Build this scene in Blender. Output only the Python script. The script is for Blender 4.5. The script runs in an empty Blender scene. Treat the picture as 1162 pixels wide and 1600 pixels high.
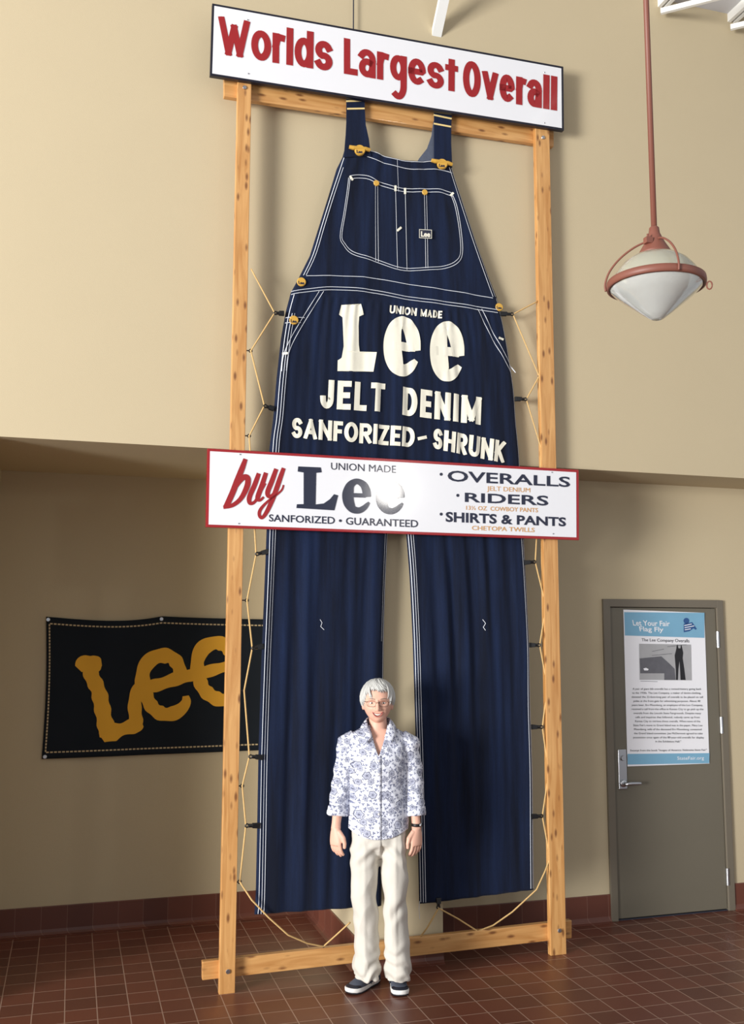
import bpy, bmesh, math, random
import numpy as np
from mathutils import Vector, Matrix, noise
from mathutils.bvhtree import BVHTree
random.seed(7)
PI = math.pi
S = bpy.context.scene
C = bpy.context.collection

# ------------------------------------------------------------------ camera
F = 1523.265                                    # focal length in pixels of the 1162 x 1600 frame
H = 1.848
PITCH, YAW, ROLL = 0.1224, 0.2961, 0.0019
def cam_axes():
    c, s = math.cos(YAW), math.sin(YAW); rz = np.array([[c, -s, 0], [s, c, 0], [0, 0, 1]])
    c, s = math.cos(PITCH), math.sin(PITCH); rp = np.array([[1, 0, 0], [0, c, s], [0, -s, c]])
    c, s = math.cos(ROLL), math.sin(ROLL); rr = np.array([[c, 0, s], [0, 1, 0], [-s, 0, c]])
    return rr @ rp @ rz                         # rows: right, forward, up
AX = cam_axes()
cam_data = bpy.data.cameras.new('camera'); cam = bpy.data.objects.new('camera', cam_data); C.objects.link(cam)
cam_data.sensor_fit = 'VERTICAL'; cam_data.sensor_height = 24.0; cam_data.lens = F / 1600 * 24.0
cam_data.clip_start = 0.05
r_, f_, u_ = AX
cam.matrix_world = Matrix(((r_[0], u_[0], -f_[0], 0), (r_[1], u_[1], -f_[1], 0), (r_[2], u_[2], -f_[2], H), (0, 0, 0, 1)))
S.camera = cam

# ------------------------------------------------------------------ view, world, lamps
S.view_settings.view_transform = 'Standard'; S.view_settings.look = 'None'
S.view_settings.gamma = 1.0; S.view_settings.use_curve_mapping = False
S.view_settings.exposure = 0.0
w = bpy.data.worlds.new('world'); S.world = w; w.use_nodes = True
bg = w.node_tree.nodes['Background']
bg.inputs[0].default_value = (0.93, 0.96, 1.0, 1); bg.inputs[1].default_value = 0.56

def area(name, loc, target, sx, sy, power, col):
    d = bpy.data.lights.new(name, 'AREA'); d.shape = 'RECTANGLE'; d.size = sx; d.size_y = sy
    d.energy = power; d.color = col
    o = bpy.data.objects.new(name, d); C.objects.link(o); o.location = loc
    o.rotation_euler = (Vector(target) - Vector(loc)).to_track_quat('-Z', 'Z').to_euler()
    return o
# daylight through the tall glazed entrance on the left, behind the camera
area('window_daylight', (-13.0, -3.2, 1.95), (1.6, 5.3, 2.0), 5.2, 3.9, 4350, (1.0, 0.985, 0.96))
# a lit pendant of the same row behind the camera, mirrored in the painted sign
pl = bpy.data.lights.new('pendant_bulb', 'POINT'); pl.energy = 45; pl.shadow_soft_size = 0.17; pl.color = (1, 0.96, 0.9)
po = bpy.data.objects.new('pendant_bulb', pl); C.objects.link(po); po.location = (3.85, -0.2, 3.5)

# ------------------------------------------------------------------ helpers
def ray(px, py):
    d = np.array([(px - 581) / F, 1.0, -(py - 800) / F]); return AX.T @ d
def at(px, py, Y):                               # a point of the photo on the plane y = Y
    d = ray(px, py); t = Y / d[1]; return Vector((d[0]*t, Y, H + d[2]*t))
KX = 0.031; KY = 5.26 - 0.83 * KX                # the big wooden frame stands a little askew to the wall
def fy(x, off=0.0): return KY + KX * x + off
def fp(px, py, off=0.0):                         # a point of the photo on the frame's plane
    d = ray(px, py); t = (KY + off) / (d[1] - KX * d[0]); return Vector((d[0]*t, d[1]*t, H + d[2]*t))

def lin(c):
    return tuple(((v/255)/12.92 if v/255 <= .04045 else (((v/255)+.055)/1.055)**2.4) for v in c) + (1,)

class MB:
    def __init__(s): s.v = []; s.f = []
    def add(s, vs, fs):
        n = len(s.v); s.v += [Vector(v) for v in vs]; s.f += [tuple(i+n for i in f) for f in fs]; return s
    def box(s, lo, hi):
        x0, y0, z0 = lo; x1, y1, z1 = hi
        return s.add([(x0,y0,z0),(x1,y0,z0),(x1,y1,z0),(x0,y1,z0),(x0,y0,z1),(x1,y0,z1),(x1,y1,z1),(x0,y1,z1)],
                     [(3,2,1,0),(4,5,6,7),(0,1,5,4),(1,2,6,5),(2,3,7,6),(3,0,4,7)])
    def hexa(s, p):                              # eight corners: four front (ccw), four back
        return s.add(p, [(0,1,2,3),(7,6,5,4),(0,4,5,1),(1,5,6,2),(2,6,7,3),(3,7,4,0)])
    def slab(s, quad, d):                        # a front quad thickened by the vector d
        d = Vector(d); q = [Vector(v) for v in quad]; return s.hexa(q + [v + d for v in q])
    def rings(s, rings, cap=True, closed=True):
        n = len(rings[0]); vs = [v for r in rings for v in r]; fs = []
        for i in range(len(rings)-1):
            for k in range(n if closed else n-1):
                a, b = i*n+k, i*n+(k+1) % n
                fs.append((a, b, b+n, a+n))
        if cap: fs.append(tuple(range(n-1, -1, -1))); fs.append(tuple(range((len(rings)-1)*n, len(rings)*n)))
        return s.add(vs, fs)
    def tube(s, pts, r, n=8, cap=True):
        pts = [Vector(p) for p in pts]; rs = []
        rad = r if isinstance(r, (list, tuple)) else [r]*len(pts)
        up = None
        for i, p in enumerate(pts):
            t = (pts[min(i+1, len(pts)-1)] - pts[max(i-1, 0)]).normalized()
            if up is None:
                up = Vector((0, 0, 1)) if abs(t.z) < .9 else Vector((0, 1, 0))
            a = up - t * up.dot(t); a.normalize(); b = t.cross(a); up = a
            rr = rad[i] if isinstance(rad[i], (tuple, list)) else (rad[i], rad[i])
            rs.append([p + a*math.cos(2*PI*k/n)*rr[1] + b*math.sin(2*PI*k/n)*rr[0] for k in range(n)])
        return s.rings(rs, cap)
    def ztube(s, pts, rad, n=20, cap=True):      # tube of horizontal elliptical rings
        return s.rings([[Vector((p[0]+r[0]*math.cos(2*PI*k/n), p[1]+r[1]*math.sin(2*PI*k/n), p[2])) for k in range(n)] for p, r in zip(pts, rad)], cap)
    def lathe(s, c, prof, n=48, cap=False):
        return s.rings([[Vector((c[0]+r*math.cos(2*PI*k/n), c[1]+r*math.sin(2*PI*k/n), c[2]+z)) for k in range(n)] for r, z in prof], cap)
    def ball(s, c, r, nu=16, nv=10, R=None):
        c = Vector(c); rr = r if isinstance(r, (tuple, list)) else (r, r, r); vs = []; fs = []
        for i in range(nv+1):
            th = PI*i/nv
            for k in range(nu):
                ph = 2*PI*k/nu; v = Vector((rr[0]*math.sin(th)*math.cos(ph), rr[1]*math.sin(th)*math.sin(ph), rr[2]*math.cos(th)))
                vs.append(c + (R @ v if R else v))
        for i in range(nv):
            for k in range(nu):
                a, b = i*nu+k, i*nu+(k+1) % nu; fs.append((a, a+nu, b+nu, b))
        return s.add(vs, fs)
    def disc(s, c, r, nrm, th, n=24):            # thin round plate, front face towards nrm
        nrm = Vector(nrm).normalized(); a = nrm.orthogonal().normalized(); b = nrm.cross(a); c = Vector(c)
        ring = lambda q, rr: [c + nrm*q + (a*math.cos(2*PI*k/n)+b*math.sin(2*PI*k/n))*rr for k in range(n)]
        return s.rings([ring(0, r), ring(th*.7, r), ring(th, r*.88)])
    def obj(s, name, mat, parent=None, smooth=False, local=False, root=None):
        me = bpy.data.meshes.new(name)
        off = Vector((0, 0, 0))
        if parent is not None and not local:
            p = parent
            while p is not None: off += p.location; p = p.parent
        me.from_pydata([v - off for v in s.v], [], s.f); me.validate(clean_customdata=False); me.update()
        if mat: me.materials.append(mat)
        bm = bmesh.new(); bm.from_mesh(me); bmesh.ops.remove_doubles(bm, verts=bm.verts, dist=1e-6)
        bmesh.ops.recalc_face_normals(bm, faces=bm.faces); bm.to_mesh(me); bm.free()
        if smooth:
            for p in me.polygons: p.use_smooth = True
        o = bpy.data.objects.new(name, me); C.objects.link(o)
        if parent is not None: o.parent = parent
        return o

def thing(name, label, cat, loc, group=None, rotz=0):
    o = bpy.data.objects.new(name, None); C.objects.link(o); o.location = loc; o.rotation_euler = (0, 0, rotz)
    o.empty_display_size = .05
    return tag(o, label, cat, group)
def tag(o, label, cat, group=None):
    o['label'] = label; o['category'] = cat
    if group: o['group'] = group
    return o
def struct(name, mb, m, smooth=False, parent=None):
    o = mb.obj(name, m, parent, smooth)
    if parent is None: o['kind'] = 'structure'
    return o
def bevel(o, w, seg=2):
    m = o.modifiers.new('bevel', 'BEVEL'); m.width = w; m.segments = seg; m.limit_method = 'ANGLE'; m.angle_limit = math.radians(40); return o
def recenter(o):                                 # put a top-level mesh's origin at its own base
    vs = [v.co for v in o.data.vertices]
    c = Vector((sum(v.x for v in vs)/len(vs), sum(v.y for v in vs)/len(vs), min(v.z for v in vs)))
    for v in o.data.vertices: v.co -= c
    o.location = c; return o

# ------------------------------------------------------------------ materials
def mat(name, col, rough=.6, metal=0, spec=.5, noise_amt=0, noise_scale=8, bump=0, bump_scale=40, coat=0, trans=0, sheen=0, stretch=(1,1,1)):
    m = bpy.data.materials.new(name); m.use_nodes = True; nt = m.node_tree; b = nt.nodes['Principled BSDF']
    b.inputs['Base Color'].default_value = lin(col) if max(col) > 1 else tuple(col)+(1,)
    b.inputs['Roughness'].default_value = rough; b.inputs['Metallic'].default_value = metal
    b.inputs['Specular IOR Level'].default_value = spec
    b.inputs['Coat Weight'].default_value = coat; b.inputs['Coat Roughness'].default_value = .06
    b.inputs['Transmission Weight'].default_value = trans; b.inputs['Sheen Weight'].default_value = sheen
    tc = nt.nodes.new('ShaderNodeTexCoord'); mp = nt.nodes.new('ShaderNodeMapping'); mp.inputs['Scale'].default_value = stretch
    nt.links.new(tc.outputs['Object'], mp.inputs[0])
    if noise_amt:
        n = nt.nodes.new('ShaderNodeTexNoise'); n.inputs['Scale'].default_value = noise_scale; n.inputs['Detail'].default_value = 5
        nt.links.new(mp.outputs[0], n.inputs['Vector'])
        mx = nt.nodes.new('ShaderNodeMix'); mx.data_type = 'RGBA'
        c0 = b.inputs['Base Color'].default_value
        mx.inputs[6].default_value = tuple(v*(1-noise_amt) for v in c0[:3])+(1,); mx.inputs[7].default_value = tuple(min(1, v*(1+noise_amt)) for v in c0[:3])+(1,)
        nt.links.new(n.outputs['Fac'], mx.inputs[0]); nt.links.new(mx.outputs[2], b.inputs['Base Color'])
    if bump:
        n = nt.nodes.new('ShaderNodeTexNoise'); n.inputs['Scale'].default_value = bump_scale; n.inputs['Detail'].default_value = 4
        nt.links.new(mp.outputs[0], n.inputs['Vector'])
        bp = nt.nodes.new('ShaderNodeBump'); bp.inputs['Strength'].default_value = bump; bp.inputs['Distance'].default_value = .01
        nt.links.new(n.outputs['Fac'], bp.inputs['Height']); nt.links.new(bp.outputs[0], b.inputs['Normal'])
    return m

def wood(name, axis):
    m = mat(name, (222, 168, 98), .42, coat=.25); nt = m.node_tree; b = nt.nodes['Principled BSDF']
    tc = nt.nodes['Texture Coordinate']; mp = nt.nodes['Mapping']
    mp.inputs['Scale'].default_value = (16, 16, 1.3) if axis == 'z' else (1.3, 16, 16)
    n = nt.nodes.new('ShaderNodeTexNoise'); n.inputs['Scale'].default_value = 1.6; n.inputs['Detail'].default_value = 6; n.inputs['Distortion'].default_value = 1.1
    nt.links.new(mp.outputs[0], n.inputs['Vector'])
    r = nt.nodes.new('ShaderNodeValToRGB'); r.color_ramp.elements[0].color = lin((187, 131, 72)); r.color_ramp.elements[1].color = lin((219, 168, 106))
    r.color_ramp.elements[0].position = .32; r.color_ramp.elements[1].position = .66
    nt.links.new(n.outputs['Fac'], r.inputs[0])
    v = nt.nodes.new('ShaderNodeTexVoronoi'); mp2 = nt.nodes.new('ShaderNodeMapping')
    mp2.inputs['Scale'].default_value = (24, 24, 8.5) if axis == 'z' else (8.5, 24, 24)
    v.inputs['Scale'].default_value = 1; v.inputs['Randomness'].default_value = 1
    nt.links.new(tc.outputs['Object'], mp2.inputs[0]); nt.links.new(mp2.outputs[0], v.inputs['Vector'])
    k = nt.nodes.new('ShaderNodeValToRGB'); k.color_ramp.elements[0].color = (1, 1, 1, 1); k.color_ramp.elements[1].color = (0, 0, 0, 1)
    k.color_ramp.elements[0].position = .10; k.color_ramp.elements[1].position = .27
    nt.links.new(v.outputs['Distance'], k.inputs[0])
    mx = nt.nodes.new('ShaderNodeMix'); mx.data_type = 'RGBA'; mx.inputs[7].default_value = lin((104, 56, 28))
    ml = nt.nodes.new('ShaderNodeMath'); ml.operation = 'MULTIPLY'; ml.inputs[1].default_value = .8
    nt.links.new(k.outputs[0], ml.inputs[0]); nt.links.new(ml.outputs[0], mx.inputs[0])
    nt.links.new(r.outputs[0], mx.inputs[6]); nt.links.new(mx.outputs[2], b.inputs['Base Color'])
    return m

def tile_floor():
    m = mat('quarry_tile', (104, 60, 45), .34); nt = m.node_tree; b = nt.nodes['Principled BSDF']
    mp = nt.nodes['Mapping']; mp.inputs['Location'].default_value = (0.2698 + .0762*0, -5.563 + .1524*60, 0)
    br = nt.nodes.new('ShaderNodeTexBrick'); br.offset = 0; br.squash = 1
    br.inputs['Scale'].default_value = 1; br.inputs['Brick Width'].default_value = .1524; br.inputs['Row Height'].default_value = .1524
    br.inputs['Mortar Size'].default_value = .0031; br.inputs['Mortar Smooth'].default_value = .25; br.inputs['Bias'].default_value = 0
    br.inputs['Color1'].default_value = lin((118, 68, 52)); br.inputs['Color2'].default_value = lin((98, 57, 44)); br.inputs['Mortar'].default_value = lin((170, 140, 124))
    nt.links.new(mp.outputs[0], br.inputs['Vector'])
    n = nt.nodes.new('ShaderNodeTexNoise'); n.inputs['Scale'].default_value = 1.7; n.inputs['Detail'].default_value = 6
    nt.links.new(mp.outputs[0], n.inputs['Vector'])
    mx = nt.nodes.new('ShaderNodeMix'); mx.data_type = 'RGBA'; mx.blend_type = 'MULTIPLY'; mx.inputs[0].default_value = .5
    rp = nt.nodes.new('ShaderNodeValToRGB'); rp.color_ramp.elements[0].color = (.55, .52, .5, 1); rp.color_ramp.elements[1].color = (1.25, 1.2, 1.15, 1)
    nt.links.new(n.outputs['Fac'], rp.inputs[0]); nt.links.new(br.outputs['Color'], mx.inputs[6]); nt.links.new(rp.outputs[0], mx.inputs[7])
    nt.links.new(mx.outputs[2], b.inputs['Base Color'])
    bp = nt.nodes.new('ShaderNodeBump'); bp.inputs['Strength'].default_value = .5; bp.inputs['Distance'].default_value = -.003
    nt.links.new(br.outputs['Fac'], bp.inputs['Height']); nt.links.new(bp.outputs[0], b.inputs['Normal'])
    return m
def tile_base():
    m = mat('base_tile', (96, 54, 42), .4); nt = m.node_tree; b = nt.nodes['Principled BSDF']
    tc = nt.nodes['Texture Coordinate']
    sep = nt.nodes.new('ShaderNodeSeparateXYZ'); ad = nt.nodes.new('ShaderNodeMath'); ad.operation = 'ADD'
    nt.links.new(tc.outputs['Object'], sep.inputs[0]); nt.links.new(sep.outputs[0], ad.inputs[0]); nt.links.new(sep.outputs[1], ad.inputs[1])
    a2 = nt.nodes.new('ShaderNodeMath'); a2.operation = 'ADD'; a2.inputs[1].default_value = .27 + 1.524
    nt.links.new(ad.outputs[0], a2.inputs[0])
    cb = nt.nodes.new('ShaderNodeCombineXYZ'); nt.links.new(a2.outputs[0], cb.inputs[0]); cb.inputs[1].default_value = .5
    br = nt.nodes.new('ShaderNodeTexBrick'); br.offset = 0
    br.inputs['Scale'].default_value = 1; br.inputs['Brick Width'].default_value = .1524; br.inputs['Row Height'].default_value = 1
    br.inputs['Mortar Size'].default_value = .002; br.inputs['Mortar Smooth'].default_value = .3
    br.inputs['Color1'].default_value = lin((108, 62, 48)); br.inputs['Color2'].default_value = lin((92, 52, 41)); br.inputs['Mortar'].default_value = lin((126, 90, 76))
    nt.links.new(cb.outputs[0], br.inputs['Vector']); nt.links.new(br.outputs['Color'], b.inputs['Base Color'])
    return m

M_wall = mat('wall_paint', (195, 180, 149), .85, spec=.25, noise_amt=.02, noise_scale=3, bump=.12, bump_scale=260)
M_floor = tile_floor(); M_base = tile_base()
M_ceil = mat('white_deck', (206, 207, 212), .6)
M_wsteel = mat('white_steel', (240, 240, 236), .45)
M_dark = mat('dark_gap', (45, 48, 60), .6)
M_door = mat('door_paint', (108, 102, 88), .5, noise_amt=.05, noise_scale=3, bump=.05)
M_doorf = mat('door_frame_paint', (112, 104, 90), .5, noise_amt=.04)
M_steel = mat('brushed_steel', (190, 192, 196), .3, metal=1)
M_woodz = wood('pine_upright', 'z'); M_woodx = wood('pine_crossbar', 'x')
M_white = mat('sign_white', (236, 237, 241), .16, coat=.6)
M_navyp = mat('sign_navy', (24, 30, 56), .16, coat=.6)
M_blackp = mat('sign_black', (20, 22, 38), .3)
M_redp = mat('sign_red', (156, 20, 27), .2, coat=.5)
M_orp = mat('sign_orange', (214, 160, 92), .25, coat=.4)
M_rope = mat('jute', (208, 172, 114), .9, noise_amt=.2, noise_scale=90)
M_clip = mat('black_plastic', (18, 18, 20), .35)
M_yellow = mat('yellow_brass', (208, 162, 68), .4, noise_amt=.06)
M_thread = mat('white_thread', (214, 218, 226), .9)
M_print = mat('printed_cream', (238, 234, 216), .85, noise_amt=.05, noise_scale=18)
# ------------------------------------------------------------------ setting
WY, AY, DY, SZ, CZ = 5.40, 6.56, 5.82, 2.866, 6.19
floor = struct('floor', MB().box((-3.2, -2.5, -.12), (7, 6.9, 0)), M_floor)
struct('wall_upper', MB().box((-3.2, WY, SZ), (7, 6.9, 6.6)), M_wall)
struct('wall_alcove', MB().box((-.47, AY, 0), (1.57, 6.9, SZ)), M_wall)
struct('wall_left_unseen', MB().box((-3.2, WY, 0), (-.47, 6.9, SZ)), M_wall)  # unseen wall, added with its end placed to keep daylight off the alcove
struct('wall_pillar', MB().box((1.57, WY, 0), (2.072, 6.9, SZ)), M_wall)
DX0, DX1, DZ = 3.385, 4.325, 2.07                 # outer edges of the door frame
mb = MB().box((2.072, DY, 0), (DX0+.03, 6.9, SZ)).box((DX1-.03, DY, 0), (7, 6.9, SZ)).box((DX0+.03, DY, DZ-.03), (DX1-.03, 6.9, SZ))
struct('wall_right', mb, M_wall)
struct('ceiling', MB().box((-3.2, .2, CZ), (7, WY, CZ+.12)), M_ceil)
def cove(mb, p0, p1, nrm, h=.152):               # glazed cove base: flat face that curls out onto the floor
    p0, p1, n = Vector(p0), Vector(p1), Vector(nrm)
    prof = [(0, h), (.007, h), (.010, h-.004), (.010, .035), (.014, .018), (.024, .007), (.038, .0015), (.038, 0), (0, 0)]
    mb.rings([[p + n*a + Vector((0, 0, z)) for a, z in prof] for p in (p0, p1)])
    return mb
HB = .17
struct('baseboard_alcove', cove(MB(), (-.47, AY, 0), (1.57, AY, 0), (0, -1, 0), HB), M_base)
struct('baseboard_left', cove(MB(), (-3.2, WY, 0), (-.47, WY, 0), (0, -1, 0), HB), M_base)
struct('baseboard_pillar', cove(cove(MB(), (1.57, AY, 0), (1.57, WY, 0), (-1, 0, 0), HB), (1.56, WY, 0), (2.072, WY, 0), (0, -1, 0), .11), M_base)
struct('baseboard_right', cove(cove(MB(), (2.072, DY, 0), (DX0, DY, 0), (0, -1, 0), HB), (DX1, DY, 0), (7, DY, 0), (0, -1, 0), HB), M_base)

# steel roof joists that show at the top right corner, and the braces under them
def joist(x, label, k):
    t = thing('roof_joist', label, 'joist', (x, WY, CZ-.04), 'white steel roof joists under the deck')
    for s in (-1, 1):
        MB().box((x+s*.022-.013, .4, CZ-.062), (x+s*.022+.013, WY, CZ-.0)).obj('chord_angle', M_wsteel, t)
    MB().box((x-.009, .4, CZ-.035), (x+.009, WY, CZ-.001)).obj('gap_shade', M_dark, t)  # dark strip standing in for the shade between the two angles
    return t
joist(3.735, 'white double-angle steel joist under the roof deck, nearer the pendant rod', 0)
joist(4.30, 'white double-angle steel joist under the roof deck at the top right corner', 1)
for k, (a, b, lab) in enumerate([((1032, 18), (1112, -3), 'white diagonal brace bar under the deck beside the pendant rod'), ((1141, 43), (1230, 22), 'short white diagonal brace bar at the right picture edge')]):
    A = at(*a, 5.36); d = Vector((.75, -.66, 0)).normalized()
    L = 1.0
    p, q = A, A + d*L
    n = Vector((.66, .75, 0))*.012
    o = MB().slab([p-n-Vector((0,0,.018)), q-n-Vector((0,0,.018)), q-n+Vector((0,0,.018)), p-n+Vector((0,0,.018))], n*2).obj('brace_bar', M_wsteel)
    recenter(o); tag(o, lab, 'brace', 'white brace bars under the deck')
A = at(682, 57, WY); B = A + Vector((0, -.53, .60))
u = (B-A).normalized(); sx = Vector((.031, 0, 0)); nn = Vector((0, u.z, -u.y))*.04
o = MB().hexa([A-sx, A+sx, A+sx+nn*.0+Vector((0,0,.05)), A-sx+Vector((0,0,.05)), B-sx, B+sx, B+sx+Vector((0,0,.05)), B-sx+Vector((0,0,.05))]).obj('knee_brace', M_wsteel)
recenter(o); tag(o, 'white steel knee brace slanting from the wall to the ceiling above the red-lettered sign', 'brace')
p = fp(553, 50, .075)
o = MB().tube([(p.x, 5.372, p.z-.1), (p.x, 5.372, CZ)], .004, 6).obj('hanging_cable', M_dark)
recenter(o); tag(o, 'thin dark cable running from the ceiling down behind the red-lettered top sign', 'cable')

# ------------------------------------------------------------------ door
t = bpy.data.objects.new('door_1', None); C.objects.link(t); t.location = ((DX0+DX1)/2, DY, 0); t['kind'] = 'structure'
fw = .052; yf = DY-.018
fr = MB()
for x0, x1 in ((DX0, DX0+fw), (DX1-fw, DX1)): fr.box((x0, yf, 0), (x1, DY+.10, DZ))
fr.box((DX0+fw, yf, DZ-fw), (DX1-fw, DY+.10, DZ))
fr.box((DX0+fw, DY+.045, 0), (DX0+fw+.012, DY+.10, DZ-fw)).box((DX1-fw-.012, DY+.045, 0), (DX1-fw, DY+.10, DZ-fw)).box((DX0+fw, DY+.045, DZ-fw-.012), (DX1-fw, DY+.10, DZ-fw))
bevel(fr.obj('door_frame', M_doorf, t), .003)
L0, L1, LT = DX0+fw+.004, DX1-fw-.004, DZ-fw-.004
leaf = bevel(MB().box((L0, DY-.004, .012), (L1, DY+.040, LT)).obj('door_leaf', M_door, t), .002)
for z in (1.80, 1.22, .22):
    h = MB().tube([(L1+.004, DY-.014, z-.055), (L1+.004, DY-.014, z+.055)], .011, 12)
    h.box((L1-.002, DY-.012, z-.05), (L1+.016, DY-.002, z+.05)).obj('hinge', M_steel, t)
P0 = at(965, 1171, DY-.01); P1 = at(983, 1233, DY-.01)
lp = bevel(MB().box((P0.x, DY-.014, P1.z), (P0.x+.062, DY-.003, P0.z)).obj('lock_plate', M_steel, t), .006, 3)
cx = P0.x+.031
MB().disc((cx, DY-.013, P0.z-.055), .018, (0, -1, 0), .014, 20).obj('lock_cylinder', M_steel, t)
hz = P1.z+.04
hd = MB().disc((cx, DY-.013, hz), .024, (0, -1, 0), .012, 20).tube([(cx, DY-.02, hz), (cx, DY-.06, hz)], .010, 12)
hd.tube([(cx-.006, DY-.055, hz), (cx+.03, DY-.058, hz+.002), (cx+.10, DY-.058, hz+.001), (cx+.108, DY-.05, hz)], [.011, .012, .010, .009], 12)
hd.obj('lever_handle', M_steel, t, True)
struct('trim_1', MB().box((L0-.004, DY-.004, 0), (L1+.004, DY+.11, .006)), M_dark)      # door sill
# ------------------------------------------------------------------ lettering
def arc(cx, cy, rx, ry, a0, a1, n=12):
    return [(cx+rx*math.cos(math.radians(a0+(a1-a0)*i/n)), cy+ry*math.sin(math.radians(a0+(a1-a0)*i/n))) for i in range(n+1)]
OV = arc(.5, .5, .5, .5, 90, 450, 28)
G = {   # strokes on a unit box of pen centres; second entry: relative width
 'A': ([[(0,0),(.5,1)], [(.5,1),(1,0)], [(.2,.3),(.8,.3)]], 1.0), 'B': ([[(0,0),(0,1)], [(0,1),(.55,1)]+arc(.55,.76,.35,.24,90,-90,8)+[(0,.52)], [(.5,.52)]+arc(.58,.26,.42,.26,90,-90,8)+[(0,0)]], .85),
 'C': ([arc(.5,.5,.5,.5,50,310,20)], .9), 'D': ([[(0,0),(0,1)], [(0,1),(.4,1)]+arc(.45,.5,.55,.5,90,-90,14)+[(0,0)]], .95),
 'E': ([[(0,0),(0,1)], [(0,1),(1,1)], [(0,.5),(.85,.5)], [(0,0),(1,0)]], .75), 'F': ([[(0,0),(0,1)], [(0,1),(1,1)], [(0,.5),(.85,.5)]], .7),
 'H': ([[(0,0),(0,1)], [(1,0),(1,1)], [(0,.5),(1,.5)]], .95), 'I': ([[(.5,0),(.5,1)]], .0),
 'J': ([[(1,1),(1,.3)]+arc(.5,.3,.5,.3,0,-180,12)], .75), 'K': ([[(0,0),(0,1)], [(1,1),(0,.4)], [(.3,.55),(1,0)]], .9),
 'L': ([[(0,0),(0,1)], [(0,0),(1,0)]], .7), 'M': ([[(0,0),(0,1)], [(0,1),(.5,.1)], [(.5,.1),(1,1)], [(1,1),(1,0)]], 1.25),
 'N': ([[(0,0),(0,1)], [(0,1),(1,0)], [(1,0),(1,1)]], 1.0), 'O': ([OV], 1.05), 'R': ([[(0,0),(0,1)], [(0,1),(.55,1)]+arc(.6,.74,.4,.26,90,-90,10)+[(0,.48)], [(.45,.48),(1,0)]], .9),
 'S': ([arc(.5,.74,.47,.26,30,270,14)[:-1]+arc(.5,.25,.5,.25,90,-150,16)], .8), 'T': ([[(.5,0),(.5,1)], [(0,1),(1,1)]], .8),
 'U': ([[(0,1),(0,.3)]+arc(.5,.3,.5,.3,180,360,12)+[(1,1)]], .95), 'Z': ([[(0,1),(1,1)], [(1,1),(0,0)], [(0,0),(1,0)]], .8),
 'W': ([[(0,1),(.27,0)], [(.27,0),(.5,.8)], [(.5,.8),(.73,0)], [(.73,0),(1,1)]], 1.5), '-': ([[(0,.42),(1,.46)]], .5), ' ': ([], .55),
 'o': ([OV], .95), 'r': ([[(0,0),(0,1)], [(0,.62),(.2,.86),(.5,.99),(1,.97)]], .6), 'l': ([[(.5,0),(.5,2)]], 0), 'd': ([arc(.5,.5,.5,.5,90,450,24), [(1,0),(1,2)]], .9),
 's': ([arc(.5,.74,.47,.26,25,270,14)[:-1]+arc(.5,.25,.5,.25,90,-155,16)], .85), 'a': ([arc(.45,.68,.55,.32,150,0,10)+[(1,0)], arc(.48,.29,.48,.29,60,360,18)+[(1,.55)]], .85),
 'g': ([arc(.5,.55,.5,.45,0,360,24), [(1,1),(1,-.3)]+arc(.5,-.3,.5,.5,0,-120,10)], .85), 'e': ([[(0,.52),(1,.52)]+arc(.5,.52,.5,.48,0,300,22)], .9),
 't': ([[(.5,0),(.5,1.8)], [(0,1),(1,1)]], .65), 'v': ([[(0,1),(.5,0)], [(.5,0),(1,1)]], .95),
}
XH = .80
def ribbon(mb, pts, wid, mp, square=True, step=.12, clampv=None, sub=1):
    # pts in em units, wid pen width (number or one per point), mp maps em -> world
    P = [Vector((p[0], p[1])) for p in pts]; W_ = list(wid) if isinstance(wid, (list, tuple)) else [wid]*len(P)
    closed = (P[0]-P[-1]).length < 1e-4
    if square and not closed:
        d = (P[0]-P[1]).normalized(); P[0] = P[0] + d*W_[0]*.5
        d = (P[-1]-P[-2]).normalized(); P[-1] = P[-1] + d*W_[-1]*.5
    Q = [P[0]]; V = [W_[0]]
    for i in range(1, len(P)):
        n = max(1, int((P[i]-P[i-1]).length/step))
        for k in range(1, n+1): Q.append(P[i-1].lerp(P[i], k/n)); V.append(W_[i-1]+(W_[i]-W_[i-1])*k/n)
    ribbon.k = (getattr(ribbon, 'k', 0)+1) % 6; lift = Vector((0, -.00012*ribbon.k, 0))   # overlapping strokes never share one plane
    rows = []
    for i in range(len(Q)):
        if closed and i in (0, len(Q)-1): a, b = Q[-2], Q[1]
        else: a, b = Q[max(i-1, 0)], Q[min(i+1, len(Q)-1)]
        d1 = (Q[i]-a); d2 = (b-Q[i])
        t = (d1.normalized() if d1.length > 1e-9 else Vector((0,0))) + (d2.normalized() if d2.length > 1e-9 else Vector((0,0)))
        if t.length < 1e-6: t = b-a
        t.normalize(); nrm = Vector((-t.y, t.x))
        m = 1.0
        if d1.length > 1e-9 and d2.length > 1e-9:
            m = min(1.5, 1/max(.5, abs(nrm.dot(Vector((-d1.y, d1.x)).normalized()))))
        row = []
        for j in range(-sub, sub+1):
            q = Q[i] + nrm*V[i]*.5*m*j/sub
            if clampv: q.y = min(max(q.y, clampv[0]), clampv[1])
            row.append(mp(q.x, q.y) + lift)
        rows.append(row)
    n = 2*sub+1
    mb.add([v for r in rows for v in r], [(i*n+k, i*n+k+1, (i+1)*n+k+1, (i+1)*n+k) for i in range(len(rows)-1) for k in range(n-1)])
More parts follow.
